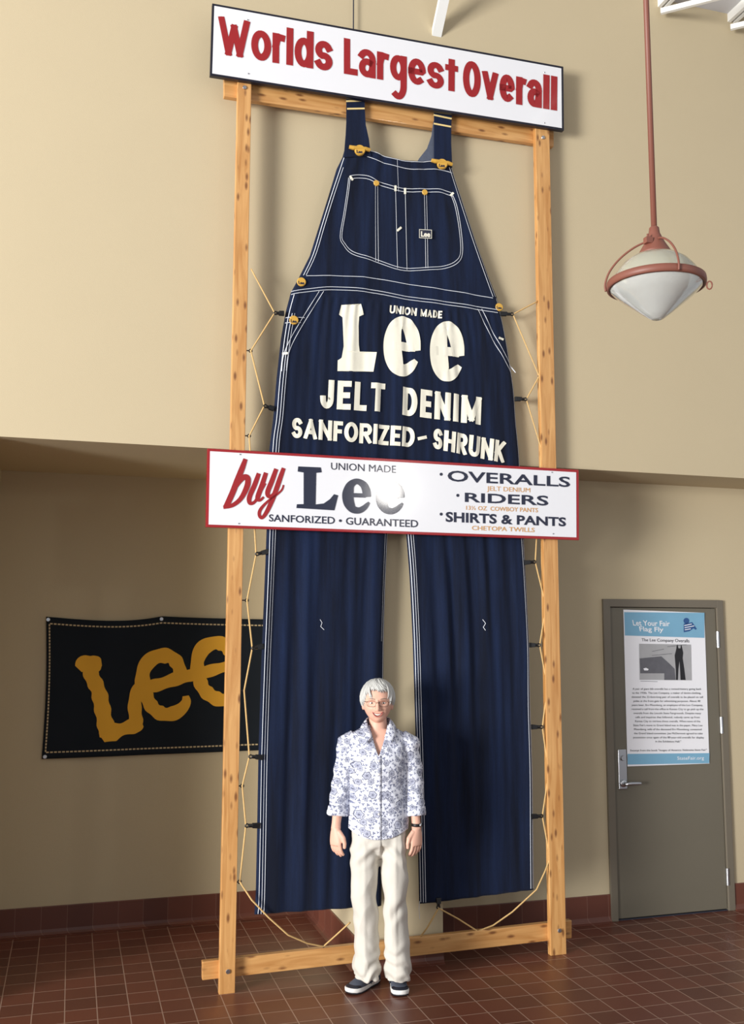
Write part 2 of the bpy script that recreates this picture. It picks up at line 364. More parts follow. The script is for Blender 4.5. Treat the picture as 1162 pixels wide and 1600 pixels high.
def lay_text(mb, s, quad, surf, pen=.17, gap=.07, sub=1, step=.12, wscale=1.0):
    # quad: photo corners TL, TR, BL, BR of the cap-height box; surf(px, py) -> world point
    TL, TR, BL, BR = quad
    cap_px = math.hypot(TL[0]-BL[0], TL[1]-BL[1]); len_px = math.hypot(TR[0]-TL[0], TR[1]-TL[1]); total = len_px/cap_px
    flex = sum(G[c][1] for c in s); fixed = gap*(len(s)-1) + pen*sum(1 for c in s if c in 'Il')
    k = (total-fixed)/flex
    def mp(x, y):
        u = x/total
        return surf((1-u)*((1-y)*BL[0]+y*TL[0]) + u*((1-y)*BR[0]+y*TR[0]), (1-u)*((1-y)*BL[1]+y*TL[1]) + u*((1-y)*BR[1]+y*TR[1]))
    x = 0
    for c in s:
        st, wr = G[c]; wd = wr*k if wr else pen
        h = XH if (c.islower()) else 1.0
        def cy(v):
            if v == 2: return 1-pen/2
            if v < 0 or v <= 1: return pen/2 + v*(h-pen)
            return pen/2 + (v)*(h-pen)*.72
        for path in st:
            pts = [(x+pen/2+p[0]*max(0, wd-pen), cy(p[1])) for p in path]
            diag = len(path) == 2 and path[0][0] != path[1][0] and path[0][1] != path[1][1]
            ribbon(mb, pts, pen*(.94 if diag else 1), mp, True, step, (0 if c != 'g' else -.6, 1.0 if not c.islower() or c in 'ldt' else h), sub)
        x += wd+gap
    return mb
FONT = None
def font_mesh(s, bold=0.0, align='LEFT'):
    cu = bpy.data.curves.new('text', 'FONT'); cu.body = s; cu.size = 1; cu.offset = bold; cu.resolution_u = 3
    ob = bpy.data.objects.new('text', cu); C.objects.link(ob)
    dg = bpy.context.evaluated_depsgraph_get(); me = bpy.data.meshes.new_from_object(ob.evaluated_get(dg))
    vs = [tuple(v.co[:2]) for v in me.vertices]; fs = [tuple(p.vertices) for p in me.polygons]
    bpy.data.objects.remove(ob); bpy.data.curves.remove(cu); bpy.data.meshes.remove(me)
    return vs, fs
def lay_font(mb, s, quad, surf, bold=0.0, caps=True, cap=.729):
    vs, fs = font_mesh(s, bold)
    x0 = min(v[0] for v in vs); x1 = max(v[0] for v in vs)
    y0 = -bold; y1 = cap+bold
    if caps: y0 = 0-bold*.5; y1 = cap+bold*.5
    TL, TR, BL, BR = quad; out = []
    for x, y in vs:
        u = (x-x0)/(x1-x0); v = (y-y0)/(y1-y0)
        out.append(surf((1-u)*((1-v)*BL[0]+v*TL[0]) + u*((1-v)*BR[0]+v*TR[0]), (1-u)*((1-v)*BL[1]+v*TL[1]) + u*((1-v)*BR[1]+v*TR[1])))
    return mb.add(out, fs)
def cpoly(mb, pts, surf): return mb.add([surf(*p) for p in pts], [tuple(range(len(pts)))])
def smooth_path(pts, n=6):                        # Catmull-Rom through the points (x, y, width)
    out = []
    for i in range(len(pts)-1):
        p0, p1, p2, p3 = pts[max(i-1,0)], pts[i], pts[i+1], pts[min(i+2, len(pts)-1)]
        for k in range(n):
            t = k/n
            out.append(tuple(.5*((2*b)+(-a+c)*t+(2*a-5*b+4*c-d)*t*t+(-a+3*b-3*c+d)*t**3) for a, b, c, d in zip(p0, p1, p2, p3)))
    out.append(tuple(pts[-1])); return out
def brush(mb, pts, surf, step=4, sub=1, n=6, square=False):
    q = smooth_path(pts, n); ribbon(mb, [(p[0], p[1]) for p in q], [p[2] for p in q], surf, square, step, None, sub)
def dot(mb, c, r, surf, n=14): cpoly(mb, [(c[0]+r*math.cos(2*PI*k/n), c[1]+r*math.sin(2*PI*k/n)) for k in range(n)], surf)

# ------------------------------------------------------------------ the wooden frame
ft = thing('wooden_frame', 'tall pine frame of two uprights and two crossbars holding the giant overalls', 'frame', (1.77, fy(1.77), 0))
def upright(pts_bottom, pts_top, top_z):
    (b0, b1), (t0, t1) = pts_bottom, pts_top
    q = [Vector((b0, fy(b0), 0)), Vector((b1, fy(b1), 0)), Vector((t1, fy(t1), top_z)), Vector((t0, fy(t0), top_z))]
    return bevel(MB().slab(q, (0, .038, 0)).obj('upright', M_woodz, ft), .003)
u0 = fp(343, 1500); u1 = fp(368, 1500); v0 = fp(371.5, 130); v1 = fp(393, 130)
upright((u0.x, u1.x), (v0.x, v1.x), 5.05)
u2 = fp(859.5, 1450); u3 = fp(884, 1450); v2 = fp(836.5, 215); v3 = fp(858.5, 215)
upright((u2.x, u3.x), (v2.x, v3.x), 5.08)
def crossbar(a, b, c, d):
    q = [fp(*a, .038), fp(*b, .038), fp(*c, .038), fp(*d, .038)]
    return bevel(MB().slab(q, (0, .038, 0)).obj('crossbar', M_woodx, ft), .003)
crossbar((350, 150), (865, 229), (865, 197), (350, 118))
crossbar((316, 1532), (893, 1466), (893, 1438), (316, 1503))
for p in ((356, 1518), (873.5, 1454), (382, 137), (848, 215)):
    c = fp(*p); MB().disc((c.x, c.y, c.z), .012, (0, -1, 0), .006, 12).obj('bolt', M_steel, ft)
EYE_L = [(389, 548), (386.5, 681), (383, 938), (378.5, 1079), (375.5, 1228), (371.5, 1378)]
EYE_R = [(844.5, 588), (848, 702), (855, 947), (857.5, 1074), (859.5, 1207), (861.5, 1340)]
def eye_pt(p, s):
    e = fp(*p, .019); return e
for lst, s in ((EYE_L, 1), (EYE_R, -1)):
    for p in lst:
        e = eye_pt(p, s)
        m = MB().tube([e - Vector((s*.02, 0, 0)), e], .0035, 6)
        m.tube([e + Vector((s*(.009-.009*math.cos(a)), 0, .009*math.sin(a))) for a in [2*PI*k/10 for k in range(11)]], .003, 6)
        m.obj('screw_eye', M_dark, ft)
for p in ((505, 1481), (746, 1457)):
    e = fp(*p, .05); MB().tube([e-Vector((0,0,.03)), e+Vector((0,0,.012))], .004, 6).obj('screw_eye', M_dark, ft)

# ------------------------------------------------------------------ top sign
def sign(name, label, quad, off, th, border, edge_mat, bw):
    q = [fp(*p, off) for p in quad]; c = sum(q, Vector())/4
    t = thing(name, label, 'sign', (c.x, c.y+th, min(v.z for v in q)))
    bevel(MB().slab(q, (0, th, 0)).obj('board', edge_mat, t), .002)
    inn = []
    TLp, TRp, BRp, BLp = [Vector(p) for p in quad]
    def inset(a, b, c_): # move corner a towards neighbours
        return a + (b-a).normalized()*bw + (c_-a).normalized()*bw
    iq = [inset(TLp, TRp, BLp), inset(TRp, TLp, BRp), inset(BRp, BLp, TRp), inset(BLp, BRp, TLp)]
    MB().slab([fp(v.x, v.y, off-.0015) for v in iq], (0, .002, 0)).obj('painted_face', M_white, t)
    return t
TS = sign('title_sign', 'long white board with red Worlds Largest Overall lettering and black border', [(331.5, 5), (880, 104), (881, 204), (328, 117.5)], -.029, .028, None, M_blackp, 3.4)
sf = lambda x, y: fp(x, y, -.0325)
for word, quad, pen in (('Worlds', ((341, 24.3), (520, 55), (341, 84.6), (519, 112)), .18), ('Largest', ((537, 59), (715.5, 93.5), (537, 115), (715, 144)), .18), ('Overall', ((723, 93), (870.5, 119.8), (723, 149.5), (870, 173)), .18)):
    m = MB(); lay_text(m, word, quad, sf, pen, .035, 1, .08); m.obj('lettering', M_redp, TS)
for p in ((387, 31), (388, 115), (850, 113), (850, 192)): MB().disc(fp(*p, -.0325), .004, (0, -1, 0), .002, 10).obj('screw_head', M_steel, TS)

# ------------------------------------------------------------------ middle sign
MS = sign('shop_sign', 'white painted board with red border across the middle of the overalls', [(324, 700.5), (904, 734), (904.5, 844), (321.5, 823.5)], -.026, .025, None, M_redp, 4.2)
sf = lambda x, y: fp(x, y, -.0295)
k6 = lambda x, y: (310+x*.2582, 690+y*.2582)
k7 = lambda x, y: (600+x*.2754, 690+y*.2754)
def poly6(m, pts): cpoly(m, [k6(*p) for p in pts], sf)
def br6(m, pts, s=.2582): brush(m, [(*k6(p[0], p[1]), p[2]*s) for p in pts], sf)
m = MB()
br6(m, [(284,105,26),(262,165,34),(232,240,36),(205,310,36),(165,398,34)])
br6(m, [(205,320,10),(240,255,22),(275,215,32),(298,225,34),(292,275,34),(255,345,28),(205,385,24),(150,398,20)])
br6(m, [(365,192,26),(340,260,30),(308,335,30),(312,372,24),(342,362,18),(375,300,20),(400,250,24)])
br6(m, [(408,188,26),(385,260,30),(358,338,30),(372,354,18),(395,335,14)])
br6(m, [(470,165,26),(445,235,30),(418,305,30),(428,332,24),(455,315,20),(485,250,24)])
br6(m, [(515,160,24),(490,230,30),(455,330,30),(415,420,26),(385,460,20),(368,445,20),(375,410,20),(420,360,14),(475,320,12),(505,290,12),(514,262,10)])
m.obj('script_lettering', M_redp, MS)
m = MB()
poly6(m, [(603,150),(740,156),(745,186),(712,189)][:4] + [(708,380)] + [(636,380),(636,187),(600,181)])
poly6(m, [(592,402),(595,379),(636,378),(708,380),(758,374),(795,348),(820,318),(845,325),(822,416)])
def little_e(cx, cy, rx, ry, k):
    a = [(cx-rx*.62, cy-ry*.06, 24), (cx, cy-ry*.05, 26), (cx+rx*.62, cy-ry*.03, 26)]
    brush(m, [(*k(p[0], p[1]), p[2]*.2582) for p in a], sf)
    ring = []
    for ang, wd in ((-4, 52), (25, 50), (55, 42), (90, 34), (125, 48), (160, 66), (190, 68), (220, 62), (250, 46), (280, 38), (305, 34), (325, 26), (338, 14)):
        r_in = wd/2
        ring.append((cx+(rx-r_in)*math.cos(math.radians(ang)), cy-(ry-r_in*.9)*math.sin(math.radians(ang)), wd))
    brush(m, [(*k(p[0], p[1]), p[2]*.2582) for p in ring], sf)
little_e(957, 330, 88, 105, k6)
little_e(1160, 336, 88, 103, k6)
m.obj('slab_lettering', M_navyp, MS)
def mid_text(s, quad, mt, bold):
    vs, fs = font_mesh(s, bold); ends = []; ws = s.split(' ')
    for i in range(len(ws)):
        if ws[i]: ends.append(max(v[0] for v in font_mesh(' '.join(ws[:i+1]), bold)[0])+1e-3)
    xs = [v[0] for v in vs]; x0, x1 = min(xs), max(xs); full = MB(); lay_font(full, s, quad, sf, bold)
    lo = -1e9
    for e in ends:                               # every word a part of its own
        keep = [f for f in fs if lo < sum(xs[i] for i in f)/len(f) <= e]; lo = e
        if not keep: continue
        idx = {i: n for n, i in enumerate(sorted({i for f in keep for i in f}))}
        MB().add([full.v[i] for i in idx], [tuple(idx[i] for i in f) for f in keep]).obj('lettering', mt, MS)
mid_text('UNION MADE', ((517, 722), (618.5, 727), (517, 733.5), (618.5, 739)), M_navyp, 0)
mid_text('SANFORIZED \u2022 GUARANTEED', ((420, 803), (653, 812), (420, 814.5), (653, 824)), M_navyp, .012)
mid_text('OVERALLS', ((699, 734), (890.5, 744.5), (699, 751.5), (890.5, 761)), M_navyp, .018)
mid_text('JELT DENIUM', ((760.5, 759), (828, 762), (760.5, 766.5), (828, 769.3)), M_orp, 0)
mid_text('RIDERS', ((726, 769), (856.5, 774), (726, 784), (856.5, 790)), M_navyp, .02)
mid_text('13\u00bd OZ  COWBOY PANTS', ((728, 789.8), (840, 793.4), (728, 796.3), (840, 800.5)), M_orp, .008)
mid_text('SHIRTS & PANTS', ((696, 799), (884, 808), (696, 815), (884, 822.3)), M_navyp, .03)
mid_text('CHETOPA TWILLS', ((737, 821), (835, 824.3), (737, 828), (835, 831.5)), M_orp, .01)
for c in ((689, 741), (715, 774), (689, 803.3)):
    m = MB(); dot(m, c, 2.4, sf); m.obj('bullet_dot', M_navyp, MS)
for p in ((375, 710), (373, 818), (862, 738), (864, 834)): MB().disc(fp(*p, -.029), .004, (0, -1, 0), .002, 10).obj('screw_head', M_steel, MS)
# ------------------------------------------------------------------ the giant overalls
def denim(name, col, col2):
    m = mat(name, col, .85, spec=.2, sheen=.05); nt = m.node_tree; b = nt.nodes['Principled BSDF']; tc = nt.nodes['Texture Coordinate']; mp = nt.nodes['Mapping']
    mp.inputs['Scale'].default_value = (9, 9, .55)
    n = nt.nodes.new('ShaderNodeTexNoise'); n.inputs['Scale'].default_value = 1.4; n.inputs['Detail'].default_value = 7; n.inputs['Roughness'].default_value = .65
    nt.links.new(mp.outputs[0], n.inputs['Vector'])
    r = nt.nodes.new('ShaderNodeValToRGB'); r.color_ramp.elements[0].color = lin(col); r.color_ramp.elements[1].color = lin(col2)
    r.color_ramp.elements[0].position = .35; r.color_ramp.elements[1].position = .75
    nt.links.new(n.outputs['Fac'], r.inputs[0])
    n2 = nt.nodes.new('ShaderNodeTexNoise'); n2.inputs['Scale'].default_value = 260; n2.inputs['Detail'].default_value = 2
    m2 = nt.nodes.new('ShaderNodeMapping'); m2.inputs['Scale'].default_value = (1, 1, .35)
    nt.links.new(tc.outputs['Object'], m2.inputs[0]); nt.links.new(m2.outputs[0], n2.inputs['Vector'])
    mx = nt.nodes.new('ShaderNodeMix'); mx.data_type = 'RGBA'; mx.blend_type = 'MULTIPLY'; mx.inputs[0].default_value = .5
    rp = nt.nodes.new('ShaderNodeValToRGB'); rp.color_ramp.elements[0].color = (.5, .5, .5, 1); rp.color_ramp.elements[1].color = (1.5, 1.5, 1.5, 1)
    nt.links.new(n2.outputs['Fac'], rp.inputs[0]); nt.links.new(r.outputs[0], mx.inputs[6]); nt.links.new(rp.outputs[0], mx.inputs[7]); nt.links.new(mx.outputs[2], b.inputs['Base Color'])
    return m
M_denim = denim('denim', (10, 17, 34), (23, 38, 70))
M_denimr = denim('denim_reverse', (78, 84, 100), (96, 104, 120))
OFF = .018
def zx(px, py): p = fp(px, py, OFF); return p.z, p.x
def edge(pts):
    q = sorted(zx(*p) for p in pts); return np.array([a for a, b in q]), np.array([b for a, b in q])
EL = edge([(541,226),(536,244),(527,262),(514,305),(500,350),(485,398),(466,436),(455,456),(447,487),(440,527),(433,590),(428,650),(422,700),(417,830),(412,950),(408,1050),(404,1180),(402,1300),(400,1400),(398,1430)])
ER = edge([(705,252),(710,272),(726,320),(746,380),(766,435),(777,463),(786,500),(795,545),(804,605),(808,660),(812,700),(820,830),(825,920),(829,1010),(830,1100),(833,1200),(834,1300),(835,1390)])
IL = edge([(621,790),(612,810),(607,832),(604,900),(601,1000),(600,1100),(599,1200),(598,1300),(597,1415)])
IR = edge([(623,790),(630,810),(636,834),(641,900),(646,1000),(649,1100),(652,1200),(654,1300),(656,1412)])
ZC = IL[0].max()                                  # crotch height
def ev(e, z): return float(np.interp(z, e[0], e[1]))
Z_W = fp(620, 470).z                              # under the waistband
rp_ = random.Random(3)
FL = [(rp_.uniform(2.2, 7.5), rp_.uniform(0, 6.28), rp_.uniform(-.9, .9), rp_.uniform(.5, 1)) for _ in range(5)]
FR = [(rp_.uniform(2.2, 7.5), rp_.uniform(0, 6.28), rp_.uniform(-.9, .9), rp_.uniform(.5, 1)) for _ in range(5)]
FB = [(rp_.uniform(5, 13), rp_.uniform(0, 6.28), rp_.uniform(-.5, .5), rp_.uniform(.5, 1)) for _ in range(6)]
def fold(u, z, tab):
    s = 0
    for n, ph, sl, a in tab:
        t = math.sin(2*PI*n*u + ph + sl*z*1.6); s += a*(t + .35*math.sin(2*(2*PI*n*u+ph+sl*z*1.6)))
    return s/len(tab)
def odepth(x, z):
    xl, xr = ev(EL, z), ev(ER, z); y = 0
    if z < ZC:
        il, ir = ev(IL, z), ev(IR, z)
        if x < (il+ir)/2: u = (x-xl)/(il-xl); tab = FL; e0, e1 = xl, il
        else: u = (x-ir)/(xr-ir); tab = FR; e0, e1 = ir, xr
        k = min(1, (ZC-z)/.35)
        amp = .021*(.45+.55*min(1, max(0, (z-.2)/1.5)))
        U = (x-xl)/(xr-xl)
        y = (1-k)*.012*fold(U, z, FB) + k*amp*fold(u, z, tab)
    else:
        u = (x-xl)/(xr-xl); e0, e1 = xl, xr
        if z < Z_W:
            k = min(1, (Z_W-z)/.25)
            y = .012*k*fold(u, z, FB) + .004*(1-k*.6)*math.sin(2*PI*27*u)*min(1, (Z_W-z)/.03)
        else:
            y = .005*fold(u*.6, z, FB[:3])
    d = min(abs(x-e0), abs(x-e1)); y += .016*max(0, 1-d/.03)**2
    return max(-.016, min(.022, y))
def osurf(px, py, lift=.003):
    p = fp(px, py, OFF); y = fy(p.x, OFF+odepth(p.x, p.z)-lift); return Vector((p.x, y, p.z))
OV_t = thing('giant_overalls', 'giant dark navy denim bib overalls with white lettering hanging in the pine frame', 'overalls', (1.7, fy(1.7, OFF), .3))
# body: one sheet from bib to hems, parted below the crotch
NT = [(545,231),(577,234),(600,243),(625,249.5),(650,252),(676,251),(705,254)]
ztop = edge(NT)                                   # not monotone in z, so use x -> z instead
nx = sorted((zx(*p)[1], zx(*p)[0]) for p in NT); NXx = np.array([a for a, b in nx]); NXz = np.array([b for a, b in nx])
ZB = fp(620, 300).z; ZBL, ZBR = zx(398, 1430)[0], zx(835, 1390)[0]
NC = 120; vs = []; fs = []
rows = []
NTOP = 26
def putv(x, z, dd=0): vs.append(Vector((x, fy(x, OFF+odepth(x, z)+dd), z))); return len(vs)-1
for i in range(NTOP):                             # bib top with its curved neckline
    t = i/(NTOP-1); row = []
    for k in range(NC+1):
        u = k/NC
        xt = NXx[0]+(NXx[-1]-NXx[0])*u; zt = float(np.interp(xt, NXx, NXz)) ; z = zt*(1-t)+ZB*t
        zz = min(z, EL[0].max()-1e-4); xl = ev(EL, zz) if z < EL[0].max() else EL[1][-1]; xr = ev(ER, min(z, ER[0].max()))
        row.append(putv(xl+(xr-xl)*u, z))
    rows.append(row)
NM = 150
for i in range(1, NM+1):
    z = ZB+(ZC-ZB)*i/NM; xl, xr = ev(EL, z), ev(ER, z)
    rows.append([putv(xl+(xr-xl)*k/NC, z) for k in range(NC+1)])
for a, b in zip(rows, rows[1:]):
    for k in range(NC): fs.append((a[k], a[k+1], b[k+1], b[k]))
last = rows[-1]; NLg = 150; hh = NC//2
def hem_z(x):                                      # hems follow the photo: left leg lower than right
    return None
HL = [zx(398, 1430), zx(410, 1428), zx(545, 1419), zx(597, 1416)]
HR = [zx(656, 1413), zx(835, 1390)]
for e0, e1, ks, hem in ((EL, IL, range(0, hh+1), HL), (IR, ER, range(hh, NC+1), HR)):
    prev = [last[k] for k in ks]; n = len(ks)-1
    hx = np.array([b for a, b in hem]); hz = np.array([a for a, b in hem])
    for i in range(1, NLg+1):
        row = []
        for q in range(n+1):
            u = q/n; zb = float(np.interp(hx[0]+(hx[-1]-hx[0])*u, hx, hz)); z = ZC+(zb-ZC)*i/NLg
            x0, x1 = ev(e0, z), ev(e1, z); row.append(putv(x0+(x1-x0)*u, z))
        for q in range(n): fs.append((prev[q], prev[q+1], row[q+1], row[q]))
        prev = row
body = MB().add(vs, fs).obj('denim_body', M_denim, OV_t, True)
sol = body.modifiers.new('thick', 'SOLIDIFY'); sol.thickness = .012; sol.offset = -1
bm = bmesh.new(); bm.from_mesh(body.data)
if sum(f.normal.y for f in bm.faces) > 0: bmesh.ops.reverse_faces(bm, faces=bm.faces)
bm.to_mesh(body.data); bm.free()

def sfold(off=.0):
    return lambda x, y: osurf(x, y, .003+off)
def flat(off): return lambda x, y: fp(x, y, OFF-off)
# straps
def strap(outline_l, outline_r, surf, mt, th=.007):
    m = MB(); n = len(outline_l)
    fr = [[surf(*a).lerp(surf(*b), k/6) for k in range(7)] for a, b in zip(outline_l, outline_r)]
    v = [p for r in fr for p in r]; m.add(v, [(i*7+k, i*7+k+1, (i+1)*7+k+1, (i+1)*7+k) for i in range(n-1) for k in range(6)])
    o = m.obj('strap', mt, OV_t); s = o.modifiers.new('t', 'SOLIDIFY'); s.thickness = th; s.offset = 0; return o
sL = strap([(541,150),(541,172),(541,190),(540,210),(537,246)], [(569,150),(569.5,172),(571,195),(576,218),(579,244)], flat(.004), M_denim)
strap([(678,170),(678,195),(678,220),(678,256)], [(705.5,176),(704.5,198),(704.5,225),(706,262)], flat(.004), M_denim)
o = strap([(677,190),(674,212),(667,232),(655,247),(650,256)], [(681,190),(681,212),(681,232),(681,250),(681,262)], flat(-.012), M_denimr)
o['label'] = 'pale reverse side of the right strap'
# stitched seams
TW = .85
m = MB()
def line(pts, wpx=TW, surf=sfold(.0005), sm=True):
    q = smooth_path([(p[0], p[1], wpx) for p in pts], 5) if sm and len(pts) > 2 else [(p[0], p[1], wpx) for p in pts]
    ribbon(m, [(p[0], p[1]) for p in q], wpx, surf, False, 6)
def shift(pts, dx, dy=0): return [(x+dx, y+dy) for x, y in pts]
k4 = lambda x, y: (420+x*.3528, 200+y*.3528)
k5 = lambda x, y: (350+x*.4561, 450+y*.4561)
line([(546,232.5),(578,236),(602,245),(627,251),(652,253.5),(676,252.5),(704,256)], .8)
line([(539,243),(566,242.5),(600,255),(640,264.5),(668,264.5),(690,266),(706,271)])
bl = [(542,228),(530,262),(515,307),(501,352),(487,398),(472,430)]
line(shift(bl, 2)); line(shift(bl[1:], 6))
br_ = [(705,256),(711,275),(726,322),(745,380),(764,434),(775,464)]
line(shift(br_, -1.5)); line(shift(br_, -5.5))
pk = [k4(*p) for p in [(352,222),(345,280),(330,380),(314,480),(330,520),(372,560),(470,592),(580,630),(690,630),(780,622),(835,598),(857,550),(850,450),(832,350),(812,296)]]
line(pk)
pk2 = [k4(*p) for p in [(358,222),(352,280),(337,380),(322,478),(336,512),(376,550),(470,580),(580,619),(690,619),(776,611),(826,590),(848,548),(842,450),(824,350),(805,296)]]
line(pk2)
for dy in (0, 14): line([k4(x, y+dy) for x, y in [(356,214),(400,208),(440,214),(480,235),(560,262),(620,270),(700,270),(760,273),(815,290)]])
for a, b in (((470,250),(473,588)), ((481,250),(485,593)), ((559,265),(568,622)), ((603,270),(611,628)), ((687,290),(693,622)), ((697,290),(702,622))): line([k4(*a), k4(*b)], .7)
for c in range(2): pass
line([k4(*p) for p in [(165,655),(300,655),(450,664),(600,690),(800,720),(990,754)]])
for dy in (0, 13): line([k4(x, y+dy) for x, y in [(100,722),(200,710),(300,704),(450,716),(600,745),(800,772),(1012,806)]])
for dx in (0, 15): line([k5(x+dx, y) for x, y in [(325,12),(240,150),(205,225),(197,285)]])
for dx in (0, 14): line([k5(x+dx, y) for x, y in [(868,72),(910,160),(955,240),(984,290)][:4]])
line([k5(*p) for p in [(212,100),(275,102)]]); line([k5(*p) for p in [(210,118),(262,120)]]); 
lo = [(455,460),(447,490),(440,530),(433,592),(428,652),(422,702),(417,832),(412,952),(408,1052),(404,1182),(402,1302),(400,1402),(398.5,1428)]
for d in (4.5, 9, 13): line(shift(lo if d < 6 else lo[1:], d))
roi = [(777,466),(786,502),(795,547),(804,607),(808,662),(812,702),(820,832),(825,922),(829,1012),(830,1102),(833,1202),(834,1302),(835,1388)]
line(shift(roi, -2)); line(shift(roi[6:], -7)); line(shift(roi[6:], -3.8))
ii = [(636,834),(641,902),(646,1002),(649,1102),(652,1202),(654,1302),(656,1410)]
for d in (2, 5.5, 9): line(shift(ii, d))
il = [(607,834),(604,902),(601,1002),(600,1102)]
line(shift(il, -1.5)); line(shift(il[:3], -5), .6)
line([(620,250.5),(622,300)], .5)
m.obj('white_stitching', M_thread, OV_t)
# bar tacks
for a, b in (((546,276),(550.5,282.5)), ((617,290.5),(617,299.5)), ((632.3,294),(632.3,303.5)), ((703,306),(708,301.5)), ((619.5,361.5),(626.5,355.5)), ((441,552.5),(449,552.5)), ((778,528),(786,531))):
    m = MB(); ribbon(m, [a, b], 3.4, sfold(.002), False, 3); m.obj('bar_tack', M_print, OV_t)
# yellow stitch bars over the strap ends
M_tape = mat('cream_tape', (232, 205, 140), .8)
for a, b in (((540.5,158.2),(569,157.2)), ((542,170),(569.5,169.5)), ((677,179.5),(705.5,185.5)), ((677.5,193),(704.5,198))):
    m = MB(); ribbon(m, [a, b], 2.6, flat(.0095), False, 6); m.obj('stitch_bar', M_tape, OV_t)
# buckles and buttons
def tiny_lee(parent, c, wpx, tilt, off, mt=M_navyp):
    mm = MB(); h = wpx*.52
    lay_font(mm, 'Lee', ((c[0]-wpx/2, c[1]-h/2), (c[0]+wpx/2, c[1]-h/2+tilt), (c[0]-wpx/2, c[1]+h/2), (c[0]+wpx/2, c[1]+h/2+tilt)), flat(off), .03)
    return mm.obj('button_lettering', mt, parent)
for (cx, cy), tilt in (((561.5, 235.5), 2), ((690, 257), 3)):
    m = MB()
    m.tube([fp(cx-16, cy-5-tilt/2, OFF-.016), fp(cx-10, cy-3.5-tilt/2, OFF-.018), fp(cx+10, cy-3.5+tilt/2, OFF-.018), fp(cx+16, cy-3+tilt, OFF-.016)], [.011, .013, .013, .011], 10)
    m.disc(fp(cx, cy+.5, OFF-.008), .032, (-.05, -1, 0), .020, 28)
    o = m.obj('buckle', M_yellow, OV_t); tiny_lee(o, (cx, cy+1), 9.5, .5, .0295)
for (cx, cy), r in (((470.5, 441), .026), ((458.5, 501), .026), ((779.5, 480), .025)):
    p = osurf(cx, cy, .002)
    o = MB().disc(p, r, (0, -1, 0), .012, 24).obj('button', M_yellow, OV_t)
    q = -(p.y - fy(p.x, OFF))
    tiny_lee(o, (cx, cy), 9.5 if cx < 700 else 8, 1, q+.0135)
for cx, cy in ((587.3, 287), (663, 301)):
    MB().disc(osurf(cx, cy, .002), .0185, (0, -1, 0), .008, 8).obj('pocket_button', M_yellow, OV_t)
m = MB()
bx = [(655, 358.5), (674, 359.5), (674, 372.5), (655, 371.5)]
for a, b in zip(bx, bx[1:]+bx[:1]): ribbon(m, [a, b], .8, flat(.012), True, 10)
lay_font(m, 'Lee', ((657.5, 361), (672, 361.8), (657.5, 369.5), (672, 370.3)), flat(.012), .04)
cpl = MB(); cpoly(cpl, bx, flat(.0105))
o = cpl.obj('brand_tag', M_navyp, OV_t); m.obj('tag_lettering', M_print, o)
# printed words
m = MB()
ps = sfold(.0015)
def dpoly(pts): 
    # dense polygon so that it follows the folds: scanline strips
    P = [k5(*p) for p in pts]; ys = [p[1] for p in P]; y0, y1 = min(ys), max(ys); n = int((y1-y0)/1.5); eps = 1e-3
    prev = None
    for i in range(n+1):
        y = y0+eps+(y1-y0-2*eps)*i/n; xs = []
        for a, b in zip(P, P[1:]+P[:1]):
            if (a[1] <= y) != (b[1] <= y): xs.append(a[0]+(b[0]-a[0])*(y-a[1])/(b[1]-a[1]))
        xs.sort(); cur = (xs[0], xs[-1], y) if len(xs) > 1 else None
        if prev and cur:
            nn = 16
            top = [ps(prev[0]+(prev[1]-prev[0])*k/nn, prev[2]) for k in range(nn+1)]; bot = [ps(cur[0]+(cur[1]-cur[0])*k/nn, cur[2]) for k in range(nn+1)]
            m.add(top+bot, [(k, k+1, nn+1+k+1, nn+1+k) for k in range(nn)])
        prev = cur
dpoly([(402,57),(468,55),(478,93),(462,97),(460,130),(461,195),(465,225),(474,240),(494,240),(503,222),(521,220),(510,288),(388,285),(389,248),(402,240),(409,200),(407,150),(405,100),(393,92)])
def denim_e(cx, cy, rx, ry, tilt):
    k = k5; R = lambda x, y: (cx+(x-cx), cy+(y-cy)+tilt*(x-cx))
    a = [(cx-rx*.7, cy-ry*.02, 30), (cx, cy-ry*.0, 30), (cx+rx*.72, cy+ry*.02, 30)]
    brush(m, [(*k(*R(p[0], p[1])), p[2]*.456) for p in a], ps, 3, 2)
    ring = []
    for ang, wd in ((-10, 40), (14, 46), (40, 47), (70, 42), (95, 40), (125, 46), (155, 56), (185, 60), (215, 58), (245, 48), (275, 42), (300, 36), (320, 26), (330, 16)):
        ring.append((cx+(rx-wd/2)*math.cos(math.radians(ang)), cy-(ry-wd*.42)*math.sin(math.radians(ang)), wd))
    brush(m, [(*k(*R(p[0], p[1])), p[2]*.456) for p in ring], ps, 3, 2)
denim_e(609, 201, 63, 100, .03)
denim_e(763, 218, 59, 100, .05)
m.obj('printed_lettering', M_print, OV_t, True)
def words(s, quad, pen, gap, sub, step):
    m = MB(); lay_text(m, s, quad, ps, pen, gap, sub, step); m.obj('printed_lettering', M_print, OV_t, True)
words('UNION', ((609, 477), (651, 482), (608, 489.5), (650, 494)), .2, .1, 1, .3); words('MADE', ((657, 483), (690, 486.5), (656, 494.7), (689.5, 498)), .2, .1, 1, .3)
words('JELT', ((501, 593), (602, 599.5), (499, 638), (600, 644)), .2, .12, 2, .08); words('DENIM', ((629, 604.5), (752, 621), (627.5, 648.5), (750.5, 664)), .2, .1, 2, .08)
words('SANFORIZED', ((456, 652.5), (648, 668), (455, 684), (646.5, 699)), .2, .07, 2, .1); words('SHRUNK', ((677, 669), (790, 690), (675.5, 700.5), (787, 724)), .2, .07, 2, .1)
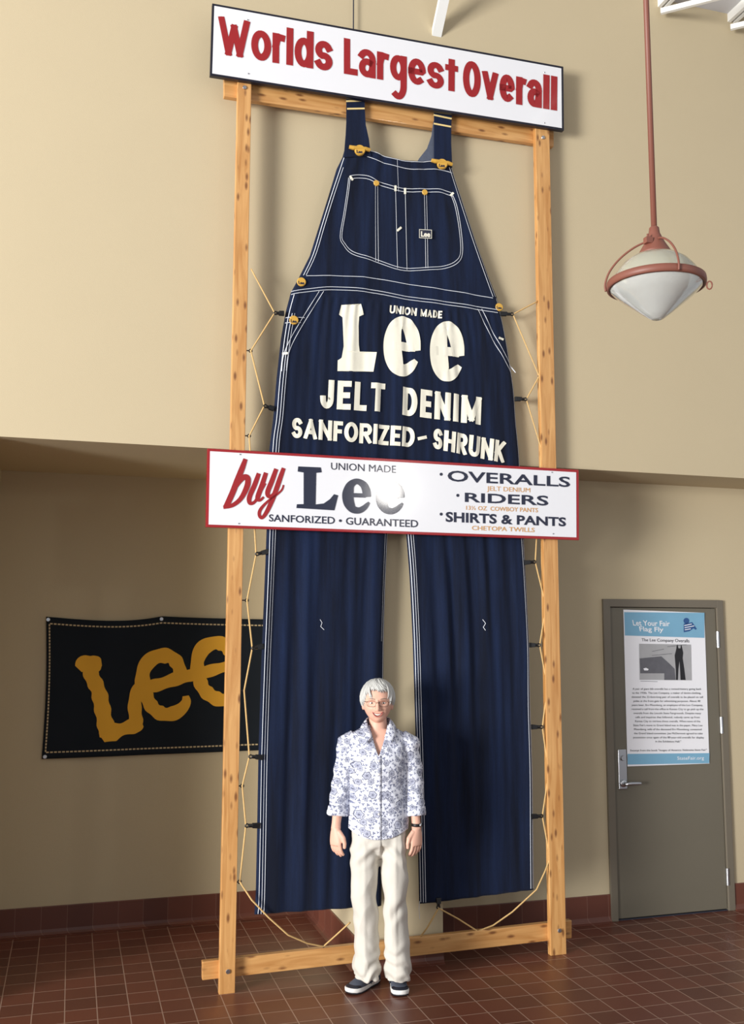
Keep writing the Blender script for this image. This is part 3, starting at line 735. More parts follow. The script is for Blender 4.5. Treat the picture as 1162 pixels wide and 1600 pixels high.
m = MB(); ribbon(m, [(652, 686), (666, 683)], 5, ps, False, 3); m.obj('printed_lettering', M_print, OV_t, True)
# loose threads
for pts in ([(500,968),(503,973),(501,979),(506,984)], [(753,968),(757,974),(754,980),(757,985)]): 
    m = MB(); ribbon(m, pts, .7, ps, False, 3); m.obj('loose_thread', M_thread, OV_t)
m = MB().tube([fp(655.5, 1408, .0), fp(654.5, 1420, -.004), fp(655.5, 1436, -.002)], .0015, 5)
m.obj('loose_thread', M_thread, OV_t)

# ------------------------------------------------------------------ clips along the edges
CL = [(434,490,1),(418.5,638,1),(409,862,1),(402,1010,1),(400,1183,1),(396,1290,1)]
CR = [(791,490,-1),(815,623,-1),(828,879,-1),(837,1008,-1),(839,1136,-1),(838.5,1275,-1)]
ordn = ['topmost', 'second', 'third', 'fourth', 'fifth', 'lowest']
where_l = ['beside the yellow hip button', 'just above the middle sign', 'just under the middle sign', 'in front of the dark banner top', 'level with the banner bottom edge', 'level with the woman\'s sleeve cuff']
where_r = ['under the yellow waist button', 'just above the middle sign', 'just under the middle sign', 'level with the paper poster photo', 'level with the woman\'s collar', 'level with the woman\'s sleeve cuff']
def clip(px, py, s, label, grp, tip, body_dir):
    a = osurf(px + s*8, py, .006) if body_dir is None else osurf(px, py-8, .006)
    tipw = fp(*tip, OFF-.004)
    t = thing('clamp_clip', label, 'clip', a, grp)
    d = (tipw-a); L = d.length; d.normalize(); up = Vector((0, -1, 0)); sd = d.cross(up).normalized()
    for q in (-1, 1):
        o = .009*q
        m = MB(); c = lambda f, w, e: a + d*L*f + sd*w + up*(e)
        m.hexa([c(-.12, -.015, o*.4-.003), c(.5, -.012, o-.003), c(.5, .012, o-.003), c(-.12, .015, o*.4-.003), c(-.12, -.015, o*.4+.003), c(.5, -.012, o+.003), c(.5, .012, o+.003), c(-.12, .015, o*.4+.003)])
        bevel(m.obj('jaw', M_clip, t), .002)
    m = MB(); c = lambda f, w: a + d*L*f + sd*w
    m.tube([c(.35, 0), c(.8, 0)], .010, 8)
    ring = [tipw - d*.006 + (d*math.cos(2*PI*k/10)+sd*math.sin(2*PI*k/10))*.009 for k in range(11)]
    m.tube(ring, .004, 6); m.obj('eyelet', M_clip, t)
    return t
TIPL = [(429,489),(413,634),(400,866),(394,1013),(389.5,1182),(384,1290)]
TIPR = [(801,491),(822,624),(836,878),(843,1008),(847,1136),(847,1275)]
for i in range(6):
    clip(*CL[i], f'{ordn[i]} black clip on the left denim edge, {where_l[i]}', 'black clips on the denim edges', TIPL[i], None)
    clip(*CR[i], f'{ordn[i]} black clip on the right denim edge, {where_r[i]}', 'black clips on the denim edges', TIPR[i], None)
clip(684, 1412, 0, 'black clip hanging under the hem of the right trouser leg', 'black clips on the denim edges', (684.5, 1419), 1)

# ------------------------------------------------------------------ lacing ropes
def rope(name, label, pts, sag=0.0, grp='jute lacing ropes'):
    m = MB(); P = []
    for i in range(len(pts)-1):
        for k in range(6):
            t = k/6; p = pts[i].lerp(pts[i+1], t); p = p - Vector((0, 0, sag*4*t*(1-t))); P.append(p)
    P.append(pts[-1]); m.tube(P, .0046, 6)
    o = m.obj(name, M_rope, None, True); recenter(o); return tag(o, label, 'rope', grp)
def eyeL(i): return fp(*EYE_L[i], .012)+Vector((.010, 0, 0))
def eyeR(i): return fp(*EYE_R[i], .012)-Vector((.010, 0, 0))
tl = [fp(*p, OFF-.002) for p in TIPL]; tr = [fp(*p, OFF-.002) for p in TIPR]
rope('lacing_rope', 'thin jute rope zigzagging between left upright and left denim edge', [fp(392, 420, .012), tl[0], eyeL(0), tl[1], eyeL(1), tl[2], eyeL(2), tl[3], eyeL(3), tl[4], eyeL(4), tl[5], eyeL(5)])
rope('lacing_rope', 'thin jute rope zigzagging between right upright and right denim edge', [fp(841, 470, .012), tr[0], eyeR(0), tr[1], eyeR(1), tr[2], eyeR(2), tr[3], eyeR(3), tr[4], eyeR(4), tr[5], eyeR(5)])
e = fp(*EYE_L[5], .012)+Vector((.010, 0, 0))
rope('lacing_rope', 'slack jute rope curving down under the left denim hem to the bottom crossbar', [e, fp(393, 1406, -.006), fp(420, 1434, -.01), fp(450, 1461, 0), fp(480, 1474, .03), fp(505, 1479, .05), fp(524, 1462, .04), fp(547, 1441, .01)])
rope('lacing_rope', 'jute rope forming a V under the right hem down to the bottom crossbar', [eyeR(5), fp(851, 1362, -.004), fp(838, 1390, -.01), fp(800, 1425, .01), fp(770, 1446, .04), fp(746, 1455, .05), fp(716, 1436, .03), fp(685, 1419, .012), fp(667, 1450, .02), fp(655, 1466, .05), fp(638, 1470, .06)])
m = MB().tube([fp(840, 474, .01), fp(842, 560, .008), fp(843.5, 642, .008)], .0035, 6)
o = m.obj('rope_end', M_rope, None, True); recenter(o); tag(o, 'loose rope end hanging straight down beside the right upright', 'rope')

# ------------------------------------------------------------------ banner on the alcove wall
BY = AY-.016
tlp, tmp_, trp, blp, brp = [at(*p, BY) for p in ((72, 963.5), (252, 963), (446, 968), (65, 1186), (440, 1171))]
bt = thing('banner', 'dark navy cloth banner with big wavy yellow lettering on the alcove wall', 'banner', ((tlp.x+trp.x)/2, AY, blp.z))
def ban(u, v, lift=0):                             # v: 0 top .. 1 bottom
    if u < .48: t = u/.48; top = tlp.lerp(tmp_, t); sag = .030*4*t*(1-t)*(.6+.8*t)*.9
    else: t = (u-.48)/.52; top = tmp_.lerp(trp, t); sag = .004*4*t*(1-t)
    top = top - Vector((0, 0, sag*(1-v)**2)); bot = blp.lerp(brp, u)
    p = top.lerp(bot, v); p.x += .012*math.sin(PI*v)*(1-u)
    y = .004*math.sin(7*u+3*v)+.004*math.sin(13*u-5*v+1) ; p.y = BY + y - lift; return p
nu, nv = 60, 40
v = [ban(i/nu, j/nv) for j in range(nv+1) for i in range(nu+1)]
o = MB().add(v, [(j*(nu+1)+i, j*(nu+1)+i+1, (j+1)*(nu+1)+i+1, (j+1)*(nu+1)+i) for j in range(nv) for i in range(nu)]).obj('cloth', mat('banner_cloth', (27, 33, 40), .9, spec=.2, noise_amt=.15, noise_scale=4), bt, True)
s_ = o.modifiers.new('t', 'SOLIDIFY'); s_.thickness = .004; s_.offset = 0
k8 = lambda x, y: (50+x*.327, 940+y*.327)
def bsurf(px, py):                                 # photo point -> cloth
    p = at(px, py, BY); u = (p.x-tlp.x)/(trp.x-tlp.x); vv = (tlp.z-p.z)/(tlp.z-(blp.z+(brp.z-blp.z)*u))
    y = .004*math.sin(7*u+3*vv)+.004*math.sin(13*u-5*vv+1); return Vector((p.x, BY+y-.004, p.z))
m = MB()
def bb(pts):
    q = smooth_path([(*k8(p[0], p[1]), p[2]*.327) for p in pts], 6)
    ribbon(m, [(a, b) for a, b, c in q], [c*(1+.09*math.sin(.27*a+.24*b)) for a, b, c in q], bsurf, False, 3, None, 2)
bb([(222,322,40),(245,302,78),(290,300,88),(320,292,60),(332,290,30)])
bb([(268,300,60),(285,355,74),(315,420,72),(330,480,78),(345,560,76),(358,620,84),(352,655,56)])
bb([(335,655,40),(380,625,84),(430,610,64),(480,595,70),(512,590,60),(528,585,30)])
bb([(508,610,40),(496,560,66),(490,500,62),(495,450,64),(512,415,60),(545,400,60)])
bb([(545,405,50),(600,398,62),(660,378,60),(712,362,64),(770,350,54)])
bb([(712,368,56),(700,310,66),(668,268,66),(620,258,72),(570,275,72),(535,320,70),(528,385,70),(545,450,68),(575,505,66),(620,535,68),(670,535,66),(712,512,58),(735,480,44),(733,450,30)])
bb([(770,352,50),(820,340,60),(870,325,54),(935,308,50),(975,298,40)])
bb([(960,300,44),(945,240,60),(912,205,64),(868,198,68),(815,225,70),(790,285,68),(795,350,66),(815,410,66),(855,450,68),(905,470,66),(945,460,56),(970,430,36)])
m.obj('lettering', mat('banner_gold', (238, 176, 52), .85, noise_amt=.05), bt)
m = MB()
def dash(a, b, n):
    for i in range(n):
        p = [a[0]+(b[0]-a[0])*(i+f)/n for f in (.15, .85)]; q = [a[1]+(b[1]-a[1])*(i+f)/n for f in (.15, .85)]
        A_, B_ = ban(p[0], q[0], .0045), ban(p[1], q[1], .0045); d = (B_-A_).normalized(); nn = d.cross(Vector((0, -1, 0)))*.0045
        m.add([A_-nn, B_-nn, B_+nn, A_+nn], [(0, 1, 2, 3)])
dash((.013, .048), (.99, .048), 62); dash((.013, .955), (.99, .955), 62); dash((.013, .048), (.013, .955), 40)
m.obj('dashed_stitching', mat('tan_stitch', (196, 176, 138), .9), bt)
for u, vq in ((.008, .02), (.48, .02), (.012, .985)):
    p = ban(u, vq, .003); MB().disc(p, .012, (0, -1, 0), .004, 14).obj('grommet', M_steel, bt)

# ------------------------------------------------------------------ poster on the door
PY_ = DY-.008
pq = [at(*p, PY_) for p in ((973.5, 952.5), (1100, 957.5), (1108, 1193), (980, 1197.5))]
pt = thing('paper_poster', 'white and pale blue paper poster taped to the grey door', 'poster', (sum(p.x for p in pq)/4, DY-.004, pq[3].z))
M_paper = mat('paper', (238, 238, 242), .7); M_pblue = mat('poster_blue', (122, 172, 200), .7, noise_amt=.08, noise_scale=9); M_ink = mat('ink', (52, 54, 62), .8)
def pp(px, py, lift=0):
    p = at(px, py, PY_); p.y = PY_ - .002 - lift; return p
nu, nv = 10, 18; v = []
for j in range(nv+1):
    for i in range(nu+1):
        a = pq[0].lerp(pq[1], i/nu); b = pq[3].lerp(pq[2], i/nu); v.append(a.lerp(b, j/nv))
o = MB().add(v, [(j*(nu+1)+i, j*(nu+1)+i+1, (j+1)*(nu+1)+i+1, (j+1)*(nu+1)+i) for j in range(nv) for i in range(nu)]).obj('sheet', M_paper, pt)
s_ = o.modifiers.new('t', 'SOLIDIFY'); s_.thickness = .0012; s_.offset = 0
k1 = lambda x, y: (920+x*.20826, 920+y*.20833)
def p1(x, y, l=0): return pp(*k1(x, y), l)
for nm, q in (('header_band', [(262,175),(864,180),(864,368),(268,350)]), ('footer_band', [(287,1238),(902,1232),(900,1308),(288,1318)])):
    MB().add([p1(*c) for c in q], [(0, 1, 2, 3)]).obj(nm, M_pblue, pt)
def ptext(s, quad, mt, bold=0, l=.0006, name='lettering', par=None):
    mm = MB(); lay_font(mm, s, [k1(*c) for c in quad], lambda x, y: pp(x, y, l), bold); return mm.obj(name, mt, par or pt)
ptext('Let Your Fair', [(322,232),(604,240),(330,275),(604,280)], M_paper, .015)
ptext('Flag Fly', [(372,280),(556,286),(380,318),(556,322)], M_paper, .015)
ptext('The Lee Company Overalls', [(392,370),(750,376),(392,393),(750,402)], M_ink, .0)
m = MB(); 
for c, r in (((728,240),22), ((790,330),0)): 
    if r: cpoly(m, [(lambda q: q)(k1(c[0]+r*math.cos(2*PI*k/20), c[1]+r*math.sin(2*PI*k/20))) for k in range(20)], lambda x, y: pp(x, y, .0008))
cpoly(m, [k1(*c) for c in [(708,262),(772,250),(806,300),(798,308),(782,296),(752,318),(708,326)]], lambda x, y: pp(x, y, .0008))
m.obj('logo_badge', mat('badge_blue', (44, 84, 138), .7), pt)
m = MB()
for a, b in (((712,276),(768,264)), ((714,292),(786,278)), ((715,308),(760,300))): ribbon(m, [k1(*a), k1(*b)], 1.2, lambda x, y: pp(x, y, .0012), False, 5)
m.obj('badge_stripes', M_paper, pt)
def shape(pts, col, l): 
    m = MB(); cpoly(m, [k1(*p) for p in pts], lambda x, y: pp(x, y, l)); return m
ph = shape([(374,412),(762,418),(768,686),(378,682)], 0, .0006).obj('photo_print', mat('photo_grey', (168, 168, 170), .7, noise_amt=.12, noise_scale=14), pt)
shape([(378,522),(540,506),(600,560),(640,600),(648,684),(562,684),(562,634),(382,634)], 0, .001).obj('photo_building', mat('photo_dark', (98, 98, 104), .7, noise_amt=.2, noise_scale=20), ph)
shape([(405,598),(425,592),(445,602),(440,612),(412,612)], 0, .0014).obj('photo_glow', M_paper, ph)
shape([(655,424),(662,418),(668,446),(684,446),(686,420),(692,424),(704,480),(700,520),(712,600),(722,684),(684,684),(680,600),(676,540),(668,600),(664,684),(650,684),(648,600),(640,500),(652,450)], 0, .0014).obj('photo_overalls', mat('photo_black', (30, 30, 34), .7), ph)
m = MB()
for a, b in (((585,434),(730,418)), ((470,470),(560,452)), ((470,500),(620,486))): ribbon(m, [k1(*a), k1(*b)], .5, lambda x, y: pp(x, y, .0014), False, 8)
m.obj('photo_wires', M_ink, ph)
m = MB(); ribbon(m, [k1(384, 692), k1(512, 696)], .8, lambda x, y: pp(x, y, .0006), False, 8); m.obj('caption_line', mat('faint_ink', (150, 150, 156), .8), pt)
para = ['A pair of giant bib overalls has a revised history going back', 'to the 1930s. The Lee Company, a maker of denim clothing,', 'donated the 22-foot-long pair of overalls to be placed on tall', 'poles at the front gate for advertising purposes. About 40', 'years later, Erv Moonberg, an employee of the Lee Company,', 'received a call from the office in Kansas City to go pick up the', 'overalls from the Lincoln State Fairgrounds. Despite many', 'calls and inquiries that followed, nobody came up from', 'Kansas City to retrieve those overalls. When news of the', 'State Fair\'s move to Grand Island was in the paper, Mary Lou', 'Moonberg, wife of the deceased Erv Moonberg, contacted', 'the Grand Island committee. Joe McDermott agreed to take', 'possession once again of the 80-year-old overalls for display', 'in the Exhibition Hall."']
ext = [(325,840),(322,838),(318,852),(332,832),(318,852),(318,856),(332,838),(346,828),(344,832),(330,848),(336,842),(336,850),(330,860),(496,688)]
mm = MB()
for i, (s, (a, b)) in enumerate(zip(para, ext)):
    y = 742+i*30.3; lay_font(mm, s, [k1(a, y), k1(b, y+1), k1(a, y+15), k1(b, y+16)], lambda x, y: pp(x, y, .0006), 0)
mm.obj('paragraph', M_ink, pt)
ptext('Excerpt from the book "Images of America: Nebraska State Fair"', [(308,1204),(880,1200),(308,1219),(880,1214)], M_ink, 0)
ptext('StateFair.org', [(660,1256),(860,1254),(660,1282),(860,1280)], M_paper, 0)

# ------------------------------------------------------------------ pendant lamp
LY = 3.2
la, lb = at(949, 452, LY), at(1108, 436, LY); top = at(1021.5, 356, LY)
az = math.atan2(top.x, LY); cx, cyy = top.x, LY
zr = 3.205; R = .186
lt = thing('pendant_lamp', 'copper and frosted glass pendant lamp hanging on a long copper rod', 'lamp', (cx, cyy, zr-.14))
M_cop = mat('copper_paint', (126, 76, 62), .5, noise_amt=.06, spec=.5)
M_globe = mat('frosted_glass', (222, 220, 200), .22, trans=.55, coat=.4)
M_lens = mat('prismatic_glass', (236, 240, 236), .12, metal=.12, trans=.42, coat=1, bump=.08, bump_scale=24)
zt = zr+.225
MB().tube([(cx, cyy, zr+.212), (cx, cyy, CZ)], .0115, 14).obj('rod', M_cop, lt, True)
MB().lathe((cx, cyy, zr), [(.012, .235), (.019, .228), (.022, .205), (.040, .165), (.064, .124), (.068, .117), (.055, .114)], 40, True).obj('cap', M_cop, lt, True)
MB().lathe((cx, cyy, zr), [(.060, .118), (.092, .106), (.127, .081), (.154, .048), (.174, .012), (R-.006, 0), (R-.012, 0), (.169, .012), (.149, .046), (.122, .077), (.089, .100), (.060, .112)], 56).obj('glass_dome', M_globe, lt, True)
MB().lathe((cx, cyy, zr), [(R-.004, .014), (R+.002, .012), (R+.004, -.002), (R+.002, -.015), (R-.006, -.018), (R-.010, -.014), (R-.008, .012), (R-.004, .014)], 64).obj('rim_band', M_cop, lt, True)
prof = [(R-.008, -.010), (.172, -.022), (.136, -.054), (.096, -.087), (.055, -.120), (.023, -.143), (.003, -.149)]
mb = MB().lathe((cx, cyy, zr), prof + [(max(.001, r-.006), z+.005) for r, z in reversed(prof)], 72)
mb.obj('glass_lens', M_lens, lt, True)
for k, a in enumerate((150, 262, 30)):
    a = math.radians(a)-0*az; pts = []
    for r, z in ((.03, .175), (.078, .155), (.133, .115), (.175, .064), (R+.007, .015), (R+.006, -.016)):
        pts.append((cx+r*math.cos(a), cyy+r*math.sin(a), zr+z))
    pts = smooth_path(pts, 5); MB().tube(pts, .0042, 8).obj('wire_bail', M_cop, lt, True)
a = math.radians(-42); q = (cx+(R+.012)*math.cos(a), cyy+(R+.012)*math.sin(a), zr-.02)
m = MB().tube([(q[0]+.010*math.cos(t)*math.cos(a), q[1]+.010*math.cos(t)*math.sin(a), q[2]-.016+.016*math.sin(t)) for t in [2*PI*k/12 for k in range(13)]], .003, 6)
m.obj('latch_ring', M_cop, lt)
q = Vector((cx+.05*math.cos(math.radians(208)), cyy+.05*math.sin(math.radians(208)), zr+.162)); m = MB().box(q-Vector((.014, .012, .012)), q+Vector((.014, .012, .012))).tube([q+Vector((0, 0, .01)), q+Vector((-.004, -.004, .026))], .004, 6); m.obj('bail_clasp', M_cop, lt)

# a turned dark foot that enters the picture at the right edge
o = MB().lathe((3.305, 4.235, 0), [(.001, 0), (.05, 0), (.058, .012), (.062, .04), (.058, .075), (.045, .098), (.03, .106), (.026, .14), (.03, .30), (.03, .52), (.0, .53)], 32).obj('furniture_foot', mat('dark_varnish', (92, 44, 30), .2, coat=.6), None, True)
recenter(o); tag(o, 'round dark brown glossy furniture foot at the right edge on the tiles', 'furniture foot')
# ------------------------------------------------------------------ the woman
WR = thing('person', 'standing woman with short silver hair, floral blouse, cream trousers and dark shoes before the overalls', 'person', (1.589, 5.085, 0), None, -0.30)
M_skin = mat('skin', (224, 174, 152), .5, noise_amt=.05, noise_scale=30, spec=.35)
M_hair = mat('silver_hair', (190, 190, 186), .45, noise_amt=.22, noise_scale=16, stretch=(6, 6, 1))
M_trs = mat('cream_cotton', (204, 199, 189), .85, noise_amt=.02, noise_scale=20, bump=.08, bump_scale=60)
def remesh(mb, name, mt, vox, smooth=3, fac=.5):
    o = mb.obj(name, mt, WR, True, local=True)
    md = o.modifiers.new('r', 'REMESH'); md.mode = 'VOXEL'; md.voxel_size = vox; md.use_smooth_shade = True
    if smooth: s = o.modifiers.new('s', 'SMOOTH'); s.iterations = smooth; s.factor = fac
    dg = bpy.context.evaluated_depsgraph_get(); me = bpy.data.meshes.new_from_object(o.evaluated_get(dg))
    o.modifiers.clear(); old = o.data; o.data = me; bpy.data.meshes.remove(old)
    me.materials.clear(); me.materials.append(mt)
    for p in me.polygons: p.use_smooth = True
    return o
HZ, HX, HY = 1.474, -.004, -.012                  # middle of the head
body = MB()
# head
nu, nv = 64, 48; v = []; f = []
def g(a, b, s): return math.exp(-((a-b)/s)**2)
for i in range(nv+1):
    th = PI*i/nv
    for k in range(nu):
        ph = 2*PI*k/nu; X = math.sin(th)*math.cos(ph); Y = math.sin(th)*math.sin(ph); Z = math.cos(th)
        w_ = 1.0; d_ = 1.0
        if Z < 0: w_ = 1-.24*abs(Z)**2.2; d_ = 1-.02*abs(Z)
        if Z < -.1 and Y > 0: d_ *= 1-.42*min(1, (-Z-.1)/.7)
        x, y, z = X*.0775*w_, Y*.092*d_, Z*.108
        if Y < 0:
            y = -abs(y)**.86 * (.092**.14)         # a flatter face
            fr = min(1, -Y*1.6)
            for s in (-1, 1):
                y += fr*.010*g(x, s*.031, .017)*g(z, .004, .012)        # eye sockets
                y -= fr*.0065*g(x, s*.040, .020)*g(z, -.034, .020)      # cheeks
                y += fr*.004*g(x, s*.034-.0*z, .006)*g(z, -.052, .016)  # smile lines
                y -= fr*.004*g(x, s*.028, .02)*g(z, .026, .010)         # brow
            y -= fr*.007*g(x, 0, .020)*g(z, -.095, .016)                # chin
            y -= fr*.004*g(x, 0, .026)*g(z, -.060, .016)                # mouth mound
            y += fr*.004*g(x, 0, .02)*g(z, -.078, .008)                 # under the lip
        v.append((HX+x, HY+y, HZ+z))
for i in range(nv):
    for k in range(nu): a, b = i*nu+k, i*nu+(k+1) % nu; f.append((a, a+nu, b+nu, b))
body.add(v, f)
fy0 = HY-.092
body.tube([(HX, fy0+.004, HZ+.012), (HX, fy0-.008, HZ-.012), (HX, fy0-.017, HZ-.030), (HX, fy0-.012, HZ-.038)], [(.006, .008), (.008, .009), (.010, .010), (.008, .008)], 12)
for s in (-1, 1):
    body.ball((HX+s*.011, fy0-.006, HZ-.034), (.0075, .009, .007))
    body.ball((HX+s*.078, HY+.008, HZ-.012), (.008, .018, .030))
# neck and trunk
body.ztube([(0, .012, 1.22), (0, .006, 1.30), (-.002, .010, 1.345), (-.003, .016, 1.40), (-.003, .018, 1.45)], [(.085, .055), (.062, .055), (.050, .052), (.046, .050), (.048, .052)], 28)
body.ztube([(0, .01, .79), (0, .01, .86), (0, .008, 1.0), (0, .0, 1.12), (0, .0, 1.20), (0, .006, 1.265), (0, .008, 1.305), (0, .008, 1.335)], [(.115, .08), (.135, .09), (.130, .09), (.138, .100), (.146, .094), (.155, .076), (.125, .058), (.07, .05)], 40)
for s in (-1, 1):                                  # legs inside the trousers
    cxs = -.075 if s < 0 else .082; ax = -.058 if s < 0 else .100
    body.ztube([(cxs, .01, .78), (cxs, .005, .60), ((cxs+ax)/2, 0, .44), (ax, .015, .30), (ax, .02, .10), (ax, .02, .05)], [(.055, .065), (.055, .065), (.05, .055), (.045, .052), (.034, .04), (.032, .038)], 20)
SH = {-1: [(-.152, .008, 1.268), (-.196, .022, 1.05), (-.222, -.006, .845)], 1: [(.152, .008, 1.268), (.190, .022, 1.05), (.200, -.006, .845)]}
for s in (-1, 1):
    a, e, wv = [Vector(q) for q in SH[s]]
    body.tube([a, a.lerp(e, .5), e, e.lerp(wv, .35), e.lerp(wv, .8), wv, wv+Vector((s*.002, -.006, -.03))], [.045, .042, .036, .036, .026, (.024, .021), (.026, .021)], 18)
    # hand: palm facing the thigh, back of the hand outwards and to the front
    n = Vector((s*.62, -.78, 0)); t = Vector((-s*.78, -.62, 0)); dn = Vector((0, -.10, -1)).normalized()
    c0 = wv + Vector((s*.002, -.008, -.022))
    R = Matrix((t, n, dn)).transposed()
    pr = []
    for q, hw, hn, sh in ((0, .024, .019, 0), (.025, .033, .019, 0), (.05, .038, .018, .001), (.075, .039, .016, .001), (.090, .037, .013, .0)):
        pr.append([c0 + dn*q + t*(sh + hw*math.cos(2*PI*k/18)) + n*(hn*math.sin(2*PI*k/18)) for k in range(18)])
    body.rings(pr)
    for i, (o_, L, r) in enumerate(((.028, .066, .0088), (.0095, .074, .0092), (-.0095, .069, .0086), (-.027, .054, .0076))):
        b0 = c0 + dn*.080 + t*o_ ; p0 = b0 - dn*.03
        b1 = b0 + (dn*.95 - n*.22 + t*o_*1.2).normalized()*L*.45
        b2 = b1 + (dn*.86 - n*.50 + t*o_*.3).normalized()*L*.32
        b3 = b2 + (dn*.68 - n*.72).normalized()*L*.24
        body.tube([p0, b0, b1, b2, b3, b3+(b3-b2).normalized()*.004], [r, r*1.08, r*1.02, r*.95, r*.82, r*.4], 10)
    a0 = c0 + dn*.018 + t*.022; a1 = c0 + dn*.050 + t*.048 - n*.006; a2 = c0 + dn*.078 + t*.054 - n*.010; a3 = c0 + dn*.100 + t*.051 - n*.012
    body.tube([a0, a1, a2, a3, a3+(a3-a2).normalized()*.004], [.013, .0125, .0105, .0088, .004], 10)
BO = remesh(body, 'body', M_skin, .0030, 2, .5)
tree = BVHTree.FromPolygons([v.co.copy() for v in BO.data.vertices], [tuple(p.vertices) for p in BO.data.polygons])
def face_y(x, z, lift=.0):
    h = tree.ray_cast(Vector((x, -1, z)), Vector((0, 1, 0))); return (h[0].y if h[0] else HY-.09) - lift
# eyes, brows, mouth
M_eyew = mat('eye_white', (232, 228, 222), .25); M_iris = mat('iris', (70, 66, 62), .2); M_lip = mat('lips', (190, 108, 100), .4); M_teeth = mat('teeth', (238, 232, 220), .25); M_brow = mat('brow_hair', (136, 122, 110), .8); M_lid = mat('eyelid', (196, 140, 120), .5); M_mouth = mat('mouth_inside', (110, 46, 44), .6)
for s in (-1, 1):
    ex, ez = HX+s*.031, HZ+.001; ey = face_y(ex, ez)
    e = MB().ball((ex, ey+.0045, ez), (.0125, .0085, .0058)).obj('eye', M_eyew, WR, True, local=True)
    MB().ball((ex+.0005, ey-.0025, ez), (.0046, .0022, .0046), 12, 8).obj('iris', M_iris, e, True, local=True)
    m = MB()
    pts = [(ex-.015+.03*k/8, 0, ez+.0022+.0052*math.sin(PI*k/8)) for k in range(9)]
    m.tube([(p[0], face_y(p[0], p[2], .001), p[2]) for p in pts], [.0008]+[.0019]*7+[.0008], 6)
    pts = [(ex-.014+.028*k/8, 0, ez-.0015-.0042*math.sin(PI*k/8)) for k in range(9)]
    m.tube([(p[0], face_y(p[0], p[2], .0), p[2]) for p in pts], [.0006]+[.0012]*7+[.0006], 6)
    m.obj('eyelids', M_lid, WR, True, local=True)
    m = MB(); pts = [(ex-s*.018+s*.038*k/8, 0, ez+.018+.005*math.sin(PI*(k+1)/10)) for k in range(9)]
    m.tube([(p[0], face_y(p[0], p[2], .0005), p[2]) for p in pts], [.001]+[.0022]*5+[.0018, .0012, .0006], 6); m.obj('eyebrow', M_brow, WR, True, local=True)
mz = HZ-.058
def mouth_pts(dz, curve, wd, n=12, lift=.001): 
    out = []
    for k in range(n+1):
        t = -1+2*k/n; x = HX+wd*t; z = mz+dz+curve*t*t; out.append((x, face_y(x, z, lift), z))
    return out
ms = MB(); up = mouth_pts(.0030, .009, .029); lo = mouth_pts(-.0110, .0220, .028)
def strip(mb, a, b, lift, rows=5):
    R_ = []
    for r in range(rows+1):
        row = []
        for p, q in zip(a, b):
            x = p[0]+(q[0]-p[0])*r/rows; z = p[2]+(q[2]-p[2])*r/rows; row.append((x, face_y(x, z, lift), z))
        R_.append(row)
    n = len(a); mb.add([v for r in R_ for v in r], [(i*n+k, i*n+k+1, (i+1)*n+k+1, (i+1)*n+k) for i in range(rows) for k in range(n-1)])
strip(ms, up, lo, .0012); mo = ms.obj('mouth', M_mouth, WR, True, local=True)
ms = MB(); strip(ms, [(HX+(p[0]-HX)*.86, 0, p[2]-.0008) for p in up], [(HX+(p[0]-HX)*.80, 0, p[2]*.35+q[2]*.65) for p, q in zip(up, lo)], .0022); ms.obj('teeth', M_teeth, mo, True, local=True)
ms = MB()
ms.tube([(p[0], p[1]-.0012, p[2]+.0012) for p in up], [.0008]+[.0017]*11+[.0008], 8); ms.tube([(p[0], p[1]-.0012, p[2]-.0015) for p in lo], [.0008]+[.0024]*11+[.0008], 8)
ms.obj('lips', M_lip, WR, True, local=True)
# spectacles
gl = MB(); gy = fy0-.008
for s in (-1, 1):
    pts = []
    for k in range(25):
        a = 2*PI*k/24; c_, s_ = math.cos(a), math.sin(a)
        pts.append((HX+s*.0335+.0235*math.copysign(abs(c_)**.65, c_), gy+abs(s*.0335+.0235*c_)**2*6, HZ-.002+.0155*math.copysign(abs(s_)**.75, s_)))
    gl.tube(pts, .0011, 6)
    gl.tube([(HX+s*.057, gy+.018, HZ+.006), (HX+s*.071, gy+.04, HZ+.007), (HX+s*.078, HY+.0, HZ+.006)], .0013, 6)
gl.tube([(HX-.010, gy, HZ+.002), (HX, gy-.003, HZ+.005), (HX+.010, gy, HZ+.002)], .0013, 6)
gl.obj('spectacles', mat('bronze_wire', (84, 56, 44), .35, metal=.4), WR, True, local=True)
# hair: a cap and many tapered locks
hb = MB(); v = []; f = []; nu, nv = 48, 30
rnd = random.Random(11)
def scalp(th, ph, grow=0):
    X = math.sin(th)*math.cos(ph); Y = math.sin(th)*math.sin(ph); Z = math.cos(th)
    return Vector((HX+X*(.0855+grow), HY+.012+Y*(.102+grow), HZ+.014+Z*(.106+grow)))
def low(ph):                                       # how far down the hair reaches, by direction
    a = abs((ph-1.5*PI+PI) % (2*PI)-PI)            # 0 at the front
    if a < .62: return 1.02+.05*math.sin(a*9+1.2)
    if a < 1.0: return 1.12+(a-.62)/.38*.72
    return 1.84+.10*min(1, (a-1)/.6)
for i in range(nv+1):
    for k in range(nu):
        ph = 2*PI*k/nu; v.append(scalp(low(ph)*i/nv, ph, -.004))
for i in range(nv):
    for k in range(nu): a, b = i*nu+k, i*nu+(k+1) % nu; f.append((a, a+nu, b+nu, b))
hb.add(v, f)
